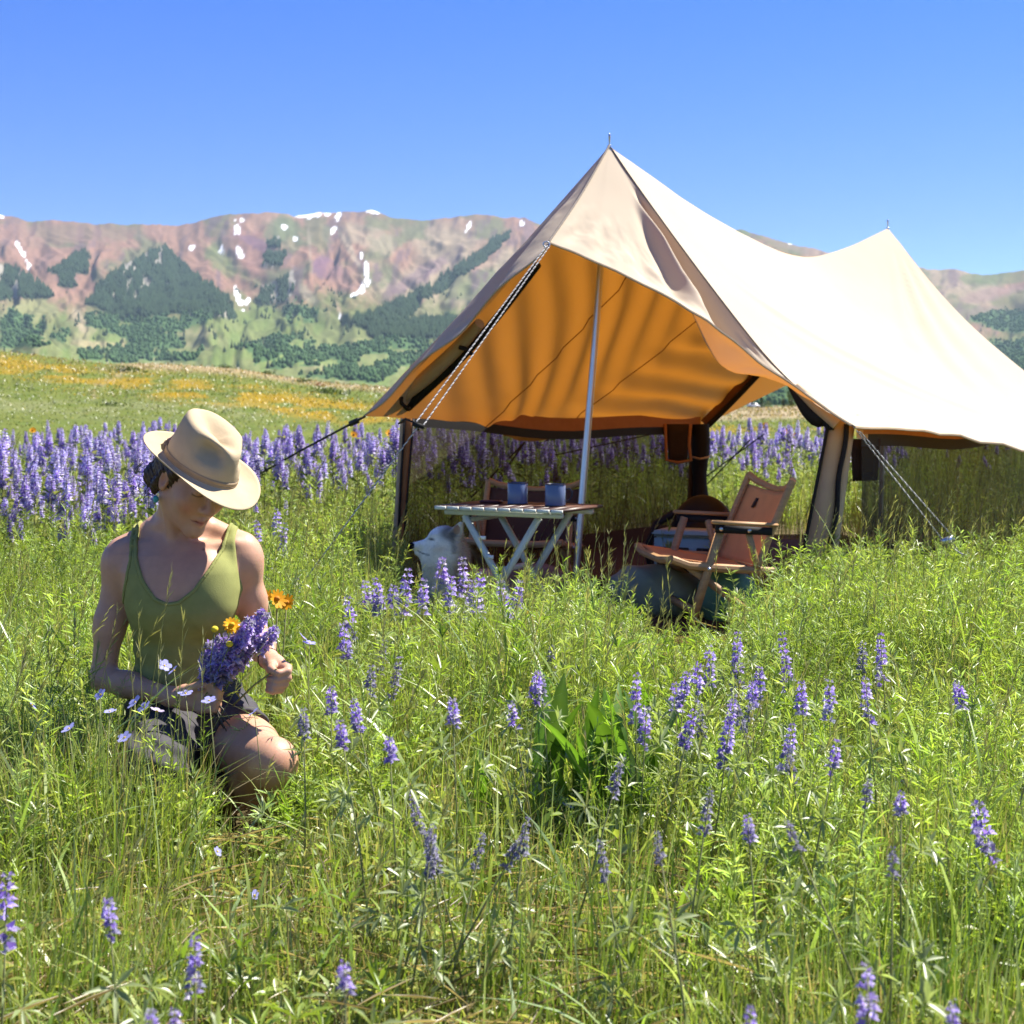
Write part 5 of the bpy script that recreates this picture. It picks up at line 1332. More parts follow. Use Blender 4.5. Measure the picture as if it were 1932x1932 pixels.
def build_meadow():
    rg = np.random.default_rng(21); W = lambda d, w: np.maximum(w, d * .00042)
    # 1  grass
    g = Leaves()
    for N, d0, d1, pw in [(64000, 1.75, 5.0, 1.0), (52000, 4.6, 9.0, 1.4), (46000, 8.5, 26, 1.6)]:
        x, d, px = scatter(N, d0, d1, pw, rg); k = clear(x, d, px); x, d, px = x[k], d[k], px[k]; N = len(x)
        cl = clump(x, d, 1.0); h = plant_h(x, d, px) * rg.uniform(.35, 1.05, N) * (.7 + .5 * cl); dry = rg.random(N) < .15
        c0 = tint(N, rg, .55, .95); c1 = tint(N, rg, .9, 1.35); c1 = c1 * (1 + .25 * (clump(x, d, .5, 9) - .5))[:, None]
        c0[dry] = np.array([.26, .20, .10]) * rg.uniform(.7, 1.2, (dry.sum(), 1)); c1[dry] = np.array([.42, .35, .19]) * rg.uniform(.7, 1.2, (dry.sum(), 1))
        lean = rg.normal(.4, 1.5, N) + math.pi * (rg.random(N) < .35)
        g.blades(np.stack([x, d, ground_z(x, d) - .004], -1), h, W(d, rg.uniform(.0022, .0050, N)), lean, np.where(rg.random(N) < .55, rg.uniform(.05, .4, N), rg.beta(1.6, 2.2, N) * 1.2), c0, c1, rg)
    # upright tufts in the lower right and centre foreground
    for N, d0, d1, p0, p1 in [(2600, 1.85, 3.4, 1250, 2250), (800, 2.0, 3.4, 700, 1350), (700, 1.9, 3.2, -250, 450)]:
        x, d, px = scatter(N, d0, d1, .8, rg, p0, p1); k = clear(x, d, px) & (clump(x, d, 2.6, 7) + rg.normal(0, .12, N) > .55) & (rg.random(N) < sstep(p0, p0 + 200, px) * sstep(p1, p1 - 200, px)); x, d, px = x[k], d[k], px[k]; N = len(x)
        c0 = tint(N, rg, .6, 1.0, rg.choice([0, 2, 4], N)); g.blades(np.stack([x, d, ground_z(x, d)], -1), rg.uniform(.20, .42, N) * np.interp(d, [1.8, 2.6], [.75, 1.0]), W(d, rg.uniform(.0022, .0046, N)), rg.normal(.6, .9, N), rg.uniform(.03, .40, N), c0, c0 * rg.uniform(1.1, 1.5, (N, 1)), rg, K=4)
    # broad arching blades near the lens
    x, d, px = scatter(900, 1.9, 5.2, 1.0, rg); k = clear(x, d, px); x, d, px = x[k], d[k], px[k]; N = len(x)
    g.blades(np.stack([x, d, ground_z(x, d)], -1), plant_h(x, d, px) * rg.uniform(.9, 1.55, N), rg.uniform(.006, .011, N), rg.uniform(0, 6.28, N), rg.uniform(.35, 1.15, N), tint(N, rg, .6, .9), tint(N, rg, .9, 1.3) * [.95, 1.05, 1.2], rg, K=6)
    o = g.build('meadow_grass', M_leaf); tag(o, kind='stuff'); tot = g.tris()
    # 2  dry thatch lying near the ground
    t = Leaves(); x, d, px = scatter(30000, 1.75, 6.5, 1.2, rg); k = clear(x, d, px); x, d = x[k], d[k]; N = len(x)
    c = np.array([.36, .28, .165]) * rg.uniform(.5, 1.25, (N, 1))
    az = rg.uniform(0, 6.28, N); D = np.stack([np.cos(az), np.sin(az), rg.uniform(-.1, .35, N)], -1); D /= np.linalg.norm(D, axis=1)[:, None]
    t.leaf(np.stack([x, d, rg.uniform(.0, .14, N) * rg.random(N)], -1), D, rg.uniform(.06, .20, N), W(d, rg.uniform(.002, .004, N)), rg, c, droop=.05)
    o = t.build('dry_thatch', M_leaf); tag(o, kind='stuff'); tot += t.tris()
    # 3  leafy stems: feathery yellow-green herbs
    f = Leaves()
    for N, d0, d1, pw, nl, big in [(2900, 2.2, 4.6, 1.0, 52, 1.0), (5600, 4.2, 7.4, 1.1, 52, 1.1), (3600, 7.2, 20, 1.5, 28, 1.8)]:
        x, d, px = scatter(N, d0, d1, pw, rg); cl = clump(x, d, .8, 4)
        dens = np.where(px > 1050, .62, .46) + .35 * np.exp(-((px - 1680) / 330) ** 2) - .25 * (d < 2.9)
        k = clear(x, d, px) & (cl < dens + .12); x, d, px = x[k], d[k], px[k]; N = len(x)
        h = plant_h(x, d, px) * rg.uniform(.45, 1.15, N); P0 = np.stack([x, d, ground_z(x, d)], -1)
        ld = rg.uniform(0, 6.28, N); sl = rg.uniform(.02, .45, N); tip = P0 + np.stack([np.cos(ld) * sl * h, np.sin(ld) * sl * h, h], -1)
        base = tint(N, rg, .75, 1.3, rg.choice([0, 1, 1, 3, 4, 4], N)) * [.95, 1.06, .9]
        f.stalk(P0, tip, W(d, rg.uniform(.0014, .0022, N)) * .8, base * [.95, .85, .7])
        tt = rg.uniform(.12, 1.0, (N, nl)) ** .8; az = rg.uniform(0, 6.28, (N, nl)); el = rg.uniform(.25, 1.35, (N, nl)) * (.55 + .45 * tt)
        B = P0[:, None] * (1 - tt[..., None]) + tip[:, None] * tt[..., None]
        D = np.stack([np.cos(az) * np.cos(el), np.sin(az) * np.cos(el), np.sin(el)], -1)
        ll = rg.uniform(.020, .062, (N, nl)) * rg.uniform(.6, 1.2, (N, 1)) * (1.15 - .45 * tt) * (big ** .6); ww = W(np.repeat(d[:, None], nl, 1), ll * rg.uniform(.055, .125, (N, nl)) * rg.uniform(.7, 1.5, (N, 1)))
        base = base * (.74 + .52 * clump(x, d, .55, 21))[:, None]
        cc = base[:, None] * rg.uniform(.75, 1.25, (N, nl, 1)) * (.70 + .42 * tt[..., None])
        f.leaf(B.reshape(-1, 3), D.reshape(-1, 3), ll.ravel(), ww.ravel(), rg, cc.reshape(-1, 3), droop=.10)
    o = f.build('leafy_herbs', M_leaf); tag(o, kind='stuff'); tot += f.tris()
    # 4  lupine foliage: palmate leaves on thin stalks
    p = Leaves()
    for N, d0, d1, pw, nl in [(1500, 1.9, 4.6, .8, 8), (2200, 4.4, 8, 1.2, 7), (2600, 8, 22, 1.5, 6)]:
        x, d, px = scatter(N, d0, d1, pw, rg); cl = clump(x, d, 1.2, 13); k = clear(x, d, px) & (((cl > .55) & ((d > 2.6) | (rg.random(len(x)) < .45))) | ((px < 760) & (d < 2.5) & (cl > .35))); x, d, px = x[k], d[k], px[k]; N = len(x)
        h = plant_h(x, d, px) * rg.uniform(.30, .95, N); P0 = np.stack([x, d, ground_z(x, d)], -1); ld = rg.uniform(0, 6.28, N)
        top = P0 + np.stack([np.cos(ld) * h * .25, np.sin(ld) * h * .25, h], -1); base = tint(N, rg, .75, 1.15, rg.choice([0, 2, 4], N))
        f_ = np.stack([np.cos(ld) * .35, np.sin(ld) * .35, np.ones(N)], -1); f_ /= np.linalg.norm(f_, axis=1)[:, None]
        p.stalk(P0, top, W(d, np.full(N, .0016)) * .8, base * .85)
        a = ld[:, None] + np.arange(nl)[None] * 2 * math.pi / nl + rg.normal(0, .12, (N, nl)); el = rg.uniform(.35, 1.15, (N, 1)) + rg.normal(0, .15, (N, nl))
        D = np.stack([np.cos(a) * np.cos(el), np.sin(a) * np.cos(el), np.sin(el)], -1)
        l = rg.uniform(.035, .062, (N, 1)) * rg.uniform(.8, 1.1, (N, nl)) * np.where(d < 3, 1.0, 1.1)[:, None]; w = W(np.repeat(d[:, None], nl, 1), l * .155)
        p.leaf(np.repeat(top[:, None], nl, 1).reshape(-1, 3), D.reshape(-1, 3), l.ravel(), w.ravel(), rg, (base[:, None] * rg.uniform(.8, 1.2, (N, nl, 1))).reshape(-1, 3), droop=.12, fold=.32, four=True)
    o = p.build('lupine_foliage', M_leaf); tag(o, kind='stuff'); tot += p.tris()
    # 5  small rounder ground leaves
    q = Leaves(); x, d, px = scatter(22000, 1.75, 6, 1.0, rg); k = clear(x, d, px); x, d, px = x[k], d[k], px[k]; N = len(x)
    az = rg.uniform(0, 6.28, N); el = rg.uniform(-.1, .9, N); D = np.stack([np.cos(az) * np.cos(el), np.sin(az) * np.cos(el), np.sin(el)], -1)
    l = rg.uniform(.018, .045, N); q.leaf(np.stack([x, d, rg.uniform(.02, .6, N) * plant_h(x, d, px)], -1), D, l, W(d, l * rg.uniform(.22, .45, N)), rg, tint(N, rg, .7, 1.25), droop=.1)
    o = q.build('ground_leaves', M_leaf); tag(o, kind='stuff'); tot += q.tris()
    # 6  seed-head grasses standing above the rest
    s = Leaves()
    x, d, px = scatter(1250, 2.0, 11, .9, rg); k = clear(x, d, px); x, d, px = x[k], d[k], px[k]
    ex = [(318, 1075, 3.1), (262, 1150, 3.0), (296, 1215, 2.9), (372, 1200, 2.95), (340, 1180, 2.85), (250, 1190, 3.05), (140, 1170, 3.3), (180, 1120, 3.6), (90, 1200, 3.2), (215, 1165, 3.0), (1180, 1000, 5.0), (1150, 1010, 4.9), (1045, 990, 5.2), (1258, 1060, 4.9), (1310, 1130, 4.6), (1345, 1040, 5.0), (1225, 1120, 4.7), (1090, 985, 5.3), (1010, 1000, 5.1), (990, 1030, 5.0), (1135, 1045, 4.8), (1200, 1030, 5.1), (1380, 1130, 4.6), (1850, 985, 5.6), (1880, 975, 5.5), (160, 985, 7), (60, 1040, 5)]
    E = np.array([at(*e) for e in ex]); x = np.concatenate([x, E[:, 0] + rg.normal(0, .05, len(E))]); d = np.concatenate([d, E[:, 1]]); px = np.concatenate([px, [e[0] for e in ex]])
    N = len(x); h = plant_h(x, d, px) * rg.uniform(1.1, 1.45, N); h[-len(E):] = E[:, 2]
    P0 = np.stack([x, d, ground_z(x, d)], -1); ld = rg.normal(.2, 1.0, N); lean = rg.uniform(.05, .35, N)
    mid = P0 + np.stack([np.cos(ld) * lean * h * .3, np.sin(ld) * lean * h * .2, h * .6], -1); tip = P0 + np.stack([np.cos(ld) * lean * h, np.sin(ld) * lean * h * .5, h], -1)
    tip[-len(E):, 0] = E[:, 0]; mid[-len(E):, 0] = .5 * (E[:, 0] + x[-len(E):])
    pale = np.array([.30, .29, .12]) * rg.uniform(.75, 1.25, (N, 1)); r = W(d, np.full(N, .0013)) * .75
    s.stalk(P0, mid, r, pale * [.75, .95, .6]); s.stalk(mid, tip, r * .8, pale * [.9, 1, .8])
    nl = 16; tt = rg.uniform(.45, 1.05, (N, nl)); B = mid[:, None] * (1 - tt[..., None]) + tip[:, None] * tt[..., None]
    ax = (tip - mid); ax /= np.linalg.norm(ax, axis=1)[:, None]; D = ax[:, None] * 1.0 + rg.normal(0, .22, (N, nl, 3)) + np.stack([np.cos(ld), np.sin(ld), 0 * ld], -1)[:, None] * .12; D /= np.linalg.norm(D, axis=2)[..., None]
    s.leaf(B.reshape(-1, 3), D.reshape(-1, 3), rg.uniform(.018, .042, N * nl), W(np.repeat(d, nl), rg.uniform(.002, .0042, N * nl)), rg, (pale[:, None] * rg.uniform(.8, 1.3, (N, nl, 1))).reshape(-1, 3), droop=.06)
    o = s.build('seed_grass', M_leaf); tag(o, kind='stuff'); tot += s.tris()
    print('vegetation triangles', tot)
build_meadow()
# ------------------------------------------------------------------ flowers
def spike_leaves(L, length, r, levels, per, rg, z0=0.0, near=True, tone=(.53, .45, .80), old=False):
    """whorls of small pea flowers round an upright axis, buds at the top"""
    tone = np.array(tone); deep = np.array([.27, .17, .52]); pale = np.array([.76, .72, .86])
    lv, k = np.meshgrid(np.arange(levels), np.arange(per), indexing='ij'); t = (lv / (levels - 1)).ravel(); N = len(t)
    a = (k * 2 * math.pi / per + lv * 1.1).ravel() + rg.normal(0, .2, N)
    keep = rg.random(N) < (np.where(t < .45, .35 + .9 * t, .92) if near else np.where(t < .25, .72, .96)); t, a = t[keep], a[keep]; N = len(t)
    size = (.0185 if near else .022) * (1.10 - .62 * t ** 1.6) * rg.uniform(.8, 1.15, N) * (r / .020)
    o = np.stack([np.cos(a), np.sin(a), 0 * a], -1); up = np.array([0, 0, 1.])
    B = o * (.18 * r) + np.stack([0 * t, 0 * t, z0 + t * length + rg.normal(0, .002, N)], -1)
    fade = np.clip(((.48 if near else .25) - t) / .25, 0, 1)[:, None] * rg.uniform(0, 1, (N, 1))
    c = tone * rg.uniform(.75, 1.3, (N, 1)); c = c * (1 - fade) + np.array([.30, .33, .40]) * fade
    m = rg.random(N) < .24; c[m] = pale * rg.uniform(.8, 1.1, (m.sum(), 1)); bud = t > .90; c[bud] = np.array([.42, .40, .50]) * rg.uniform(.7, 1.1, (bud.sum(), 1))
    if old: c = c * .30 + np.array([.30, .32, .36]) * .70
    def unit(v): return v / np.linalg.norm(v, axis=1)[:, None]
    # wings reach outwards, banner stands up behind
    L.leaf(B, unit(o + up * .25), size * 1.25, size * .85, rg, c, droop=.25, fold=.3)
    cb = np.where(rg.random((N, 1)) < .5, deep * rg.uniform(.8, 1.6, (N, 1)), c * .9); cb = cb * (1 - .6 * fade) + np.array([.15, .17, .24]) * .6 * fade
    if old: cb = cb * .35 + np.array([.22, .23, .24]) * .65
    L.leaf(B + o * size[:, None] * .35, unit(o * .45 + up), size * .95, size * 1.0, rg, cb, droop=0, fold=.2)
    if near:
        tang = np.cross(o, up)
        for sg in (-1, 1): L.leaf(B + o * size[:, None] * .25, unit(o + up * .5 + tang * sg * .8), size * .8, size * .6, rg, c * rg.uniform(.9, 1.2, (N, 1)), droop=.1)

def arr_mesh(L, name, m, parent=None): return L.build(name, m, parent)
ORD = ['first', 'second', 'third', 'fourth', 'fifth', 'sixth', 'seventh', 'eighth', 'ninth', 'tenth', 'eleventh', 'twelfth', 'thirteenth', 'fourteenth', 'fifteenth', 'sixteenth', 'seventeenth', 'eighteenth']

def near_lupine(tip, slen, d, label, group, rg, lean=0.0, r=.019, leaves=5, loose=True, old=False):
    """tip: picture direction of the spike's top; slen: its length in picture pixels"""
    P = at(tip[0], tip[1], d); L = slen * d / F * (1.45 if loose else 1.0); root = np.array([P[0] - lean, d + rg.normal(0, .02), 0.0]); root[2] = float(ground_z(root[0], root[1]))
    t = thing('lupine', label, 'lupine', root, group)
    ax = P - root; Ht = np.linalg.norm(ax); M = Vector((0, 0, 1)).rotation_difference(Vector(ax)).to_matrix(); M = np.array(M)
    sp = Leaves(); spike_leaves(sp, L, r, max(7, int(L / (.72 * r))), 5, rg, Ht - L, old=old)
    V, T, C = sp.arrays(); mesh_np('flower_spike', V @ M.T + root, tris=T, mat=M_petal, parent=t, col=C)
    g = Geo(); g.tube([root, root + ax * .5 + [.004, 0, 0], P - ax * (.01)], [.0022, .0018, .0009], 5); g.build('stem', M_stem, t)
    for i in range(leaves):
        lf = Leaves(); f = rg.uniform(.25, .80); b = root + ax * f; az = rg.uniform(0, 6.28); D0 = np.array([math.cos(az), math.sin(az), .5]); D0 /= np.linalg.norm(D0); top = b + D0 * rg.uniform(.04, .09)
        col = tint(1, rg, .8, 1.1, np.array([4])); lf.stalk(b[None], top[None], np.array([.0012]), col * .8)
        nl = 8; an = np.arange(nl) * 2 * math.pi / nl; u = np.cross(D0, [0, 0, 1]); u /= np.linalg.norm(u); w = np.cross(u, D0)
        D = np.cos(an)[:, None] * u + np.sin(an)[:, None] * w + D0 * .45; D /= np.linalg.norm(D, axis=1)[:, None]
        lf.leaf(np.repeat(top[None], nl, 0), D, rg.uniform(.03, .045, nl), rg.uniform(.007, .010, nl), rg, col * rg.uniform(.8, 1.2, (nl, 1)), droop=.1, fold=.3, four=True)
        lf.build('leaf', M_leaf, t)
    return t
M_stem = mat('stem_green', (0.19, 0.20, 0.075), .6, var=.15, scale=30)

def build_lupines():
    rg = np.random.default_rng(77)
    clusters = {
        'lupines in front of the dog': ('purple lupine, {} from the left in the row before the dog and table', 5.15, [(690, 1100, 38), (709, 1094, 42), (743, 1108, 30), (770, 1076, 52), (800, 1096, 40), (835, 1056, 34), (852, 1090, 40), (873, 1054, 78), (892, 1098, 36), (906, 1084, 52), (944, 1100, 40), (982, 1101, 42), (655, 1130, 48), (648, 1180, 40)]),
        'lupines in the meadow right of the broad leaves': ('violet lupine, {} from the left in the patch below the tan chair', 4.15, [(1201, 1276, 62), (1220, 1340, 44), (1275, 1292, 36), (1296, 1271, 40), (1317, 1256, 40), (1340, 1222, 52), (1308, 1343, 44), (1392, 1196, 84), (1433, 1262, 36), (1476, 1198, 88), (1384, 1312, 88), (1512, 1290, 42), (1565, 1286, 46), (1633, 1282, 52), (1661, 1200, 66), (1496, 1368, 54), (1581, 1400, 46), (1420, 1290, 30)]),
        'scattered lupines in the middle meadow': ('small purple lupine, {} from the left among those scattered mid-meadow', 4.4, [(625, 1300, 30), (641, 1362, 34), (668, 1325, 36), (854, 1322, 32), (965, 1330, 34), (1014, 1270, 36), (735, 1395, 26), (1410, 1540, 30), (1805, 1290, 30), (1700, 1500, 26)]),
        'dark lupines behind the woman\'s shoulder': ('dusky purple lupine, {} from the left beside the kneeling woman', 6.2, [(484, 985, 46), (512, 1056, 62), (523, 962, 30), (538, 990, 36), (560, 1095, 40)]),
        'big lupines at the lower edge': None}
    for grp, v in clusters.items():
        if v is None: continue
        lab, d, pts = v
        for i, p in enumerate(sorted(pts)):
            dd = (H - rg.uniform(.36, .45)) * F / (p[1] - 780) if d < 6 else d
            near_lupine(p, p[2] * 1.12, dd, lab.format(ORD[i]), grp, rg, lean=rg.normal(0, .055), r=.0050 * dd if d < 6 else .022)
    big = [(14, 1655, 135, 2.42, 'tall purple lupine cut by the left edge near the lower corner', 0), (1636, 1824, 150, 2.12, 'large lupine with white bud tip at the bottom edge, lower right', 0), (1846, 1520, 110, 3.0, 'leaning violet lupine near the right edge', -.10), (1797, 1893, 60, 2.15, 'white-tipped lupine bud at the bottom edge by the right corner', 0), (1414, 1905, 50, 2.15, 'white lupine bud just rising over the bottom edge', 0),
           (203, 1700, 50, 2.75, 'short lupine in the grass at lower left', -.03), (368, 1765, 75, 2.5, 'sparse lupine below the woman in the lower grass', 0), (330, 1905, 60, 2.2, 'lilac lupine at the bottom edge, left of centre', 0), (285, 1912, 50, 2.2, 'smaller lilac lupine at the bottom edge beside its twin', 0), (650, 1820, 40, 2.5, 'faded lupine between the palmate leaves at the bottom', 0)]
    for (px, py, ln, d, lab, lean) in big:
        dd = (H - rg.uniform(.31, .38)) * F / (py - 780); near_lupine((px, py), ln, dd, lab, 'single lupines in the foreground', rg, lean=lean * .6, r=.0085 * dd if ln > 100 else .006 * dd, leaves=5, loose=ln < 100)
    # faded lupines past their bloom
    for i in range(26):
        px_, py_ = rg.uniform(540, 1930), rg.uniform(1180, 1620); dd = (H - rg.uniform(.30, .42)) * F / (py_ - 780); P_ = at(px_, py_, dd)
        if not clear(P_[:1], P_[1:2], np.array([px_]))[0]: continue
        side = 'left of the broad leaves' if px_ < 1050 else 'behind the broad leaves' if px_ < 1260 else 'below the chair' if px_ < 1600 else 'at the right'
        near_lupine((px_, py_), rg.uniform(34, 60), dd, f'faded grey-blue lupine past bloom, {side}, ' + ('far' if dd > 3.2 else 'middle' if dd > 2.5 else 'near') + ' rows', 'faded lupines in the meadow', rg, lean=rg.normal(0, .07), r=.0042 * dd, leaves=3, loose=True, old=True)
    # the dense bank behind: whole plants of one mesh, sharing eight shapes
    protos = []
    for v in range(8):
        L = Leaves(); Ht = rg.uniform(.66, .86); ln = rg.uniform(.11, .20); tone = [(.62, .60, .86), (.56, .52, .82), (.72, .70, .88), (.48, .40, .74)][v % 4]
        spike_leaves(L, ln, .024, 11, 6, rg, Ht - ln, near=False, tone=tone)
        if v % 2: 
            L2 = Leaves(); spike_leaves(L2, ln * .7, .021, 8, 6, rg, Ht * .86 - ln * .7, near=False, tone=tone); V, T, C = L2.arrays(); V = V + np.array([.06, .03, 0]) * (V[:, 2:3] / Ht)
            L.V.append(V.astype(np.float32)); L.T.append(T + L.n); L.C.append(C); L.n += len(V)
        L.stalk(np.zeros((1, 3)), np.array([[0, 0, Ht]]), np.array([.004]), np.array([[.12, .15, .05]]))
        n = 20; az = rg.uniform(0, 6.28, n); D = np.stack([np.cos(az) * .8, np.sin(az) * .8, np.full(n, .6)], -1); D /= np.linalg.norm(D, axis=1)[:, None]
        L.leaf(np.stack([0 * az, 0 * az, rg.uniform(.2, 1.1, n) * (Ht - ln)], -1), D, rg.uniform(.06, .11, n), rg.uniform(.015, .03, n), rg, tint(n, rg, .8, 1.1), droop=.2)
        protos.append(L.arrays())
    spots = []
    def field(N, d0, d1, p0, p1, pw, lab, keepf=None):
        x, d, px = scatter(N, d0, d1, pw, rg, p0, p1)
        k = ~in_poly(x, d, TENT_POLY) & (clump(x, d, .55, 3) > .44)
        if keepf is not None: k &= keepf(x, d, px)
        for a, b in zip(x[k], d[k]): spots.append((a, b, lab))
    lab_l = 'pale violet lupine in the dense flowering bank behind the woman'
    lab_m = 'violet lupine beyond the tent, seen through its dark mesh wall'
    lab_d = 'blue-violet lupine beyond the open rear doorway of the tent'
    lab_r = 'violet lupine seen dimly through the mesh on the near side'
    field(600, 9.5, 19.5, -150, 770, .4, lab_l)
    field(210, 6.6, 10, -150, 330, .6, lab_l); field(60, 8, 10.5, 300, 760, .6, lab_l)
    field(300, 11.5, 19.5, 740, 1320, .4, lab_m, lambda x, d, px: d > 11.2 + 0 * x); field(60, 9.8, 12.5, 740, 1130, .4, lab_m, lambda x, d, px: (x - T_PL[0]) * (T_P3[1] - T_PL[1]) - (d - T_PL[1]) * (T_P3[0] - T_PL[0]) < -.5)
    field(190, 12.4, 19.5, 1322, 1600, .5, lab_d); field(110, 12.5, 19, 1600, 2150, .5, lab_r)
    spots.sort(key=lambda s: s[1]); 
    order = rg.permutation(len(spots))[:215]; chosen = set(order.tolist())
    def finer(lab, x, d, v):
        px = 966 + x / d * F
        row = 'front' if d < 10.5 else ('middle' if d < 15 else 'back')
        form = 'twin-spiked' if v % 2 else 'single-spiked'; tone = ['violet-blue', 'violet', 'pale lilac', 'deep violet'][v % 4]
        if lab == lab_l:
            where = 'at the far left edge' if px < 90 else 'left of the felt hat' if px < 280 else 'right behind the felt hat' if px < 480 else 'between hat and tent rope' if px < 600 else 'close to the left tent post'
            return f'{tone} {form} lupine {where}, {row} rows of the bank'
        where = {lab_m: 'behind the far mesh wall', lab_d: 'beyond the rear doorway', lab_r: 'behind the near mesh wall'}[lab]
        third = '' if lab in (lab_d, lab_r) else (' above the dog' if px < 880 else ' above the mugs' if px < 1090 else ' right of the tent pole')
        return f'{tone} {form} lupine {where}{third}, {row} rows'
    rest = Leaves()
    meshes = [None] * 8
    for i, (x, d, lab) in enumerate(spots):
        v = int(rg.integers(0, 8)); sc = rg.uniform(.60, 1.10) * (1 if d > 9 else .86); rz = rg.uniform(0, 6.28); z = float(ground_z(x, d))
        if i in chosen:
            if meshes[v] is None:
                V, T, C = protos[v]; o = mesh_np('lupine', V, tris=T, mat=M_petal, col=C); meshes[v] = o
            else:
                o = meshes[v].copy(); COL.objects.link(o)
            o.location = (x, d, z); o.rotation_euler = (rg.normal(0, .16), rg.normal(0, .16), rz); o.scale = (sc, sc, sc)
            tag(o, finer(lab, x, d, v), 'lupine', {lab_l: 'lupines in the bank behind the woman', lab_m: 'lupines behind the far mesh wall', lab_d: 'lupines beyond the rear doorway', lab_r: 'lupines behind the near mesh wall'}[lab])
        else:
            V, T, C = protos[v]; c, s_ = math.cos(rz), math.sin(rz); Vr = V @ np.array([[c, s_, 0], [-s_, c, 0], [0, 0, 1]]) * sc + np.array([x, d, z])
            rest.V.append(Vr.astype(np.float32)); rest.T.append(T + rest.n); rest.C.append(C * rg.uniform(.85, 1.15)); rest.n += len(V)
    o = rest.build('lupine_bank', M_petal); tag(o, kind='stuff')
    print('lupines', len(spots), 'triangles', rest.tris())
build_lupines()

def blossom(L, c, nrm, r, n, col, rg, width=.85, cup=.15):
    nrm = np.array(nrm, float); nrm /= np.linalg.norm(nrm); u = np.cross(nrm, [.3, .2, 1]); u /= np.linalg.norm(u); w = np.cross(nrm, u)
    a = np.arange(n) * 2 * math.pi / n + rg.uniform(0, 1); D = np.cos(a)[:, None] * u + np.sin(a)[:, None] * w + nrm * cup; D /= np.linalg.norm(D, axis=1)[:, None]
    S_ = np.cross(D, nrm); S_ /= np.linalg.norm(S_, axis=1)[:, None]; l = r * rg.uniform(.9, 1.08, n)[:, None]; wd = r * width
    V = np.stack([c + D * .08 * l, c + D * l * .55 - S_ * wd * .42, c + D * l * .92 - S_ * wd * .30, c + D * l, c + D * l * .92 + S_ * wd * .30, c + D * l * .55 + S_ * wd * .42], 1)
    cc = np.broadcast_to(np.array(col), (n, 6, 3)) * rg.uniform(.9, 1.12, (n, 1, 1)); cc = cc.copy(); cc[:, 0] *= 1.1
    L.push(V, [(0, 1, 2), (0, 2, 3), (0, 3, 4), (0, 4, 5)], cc)

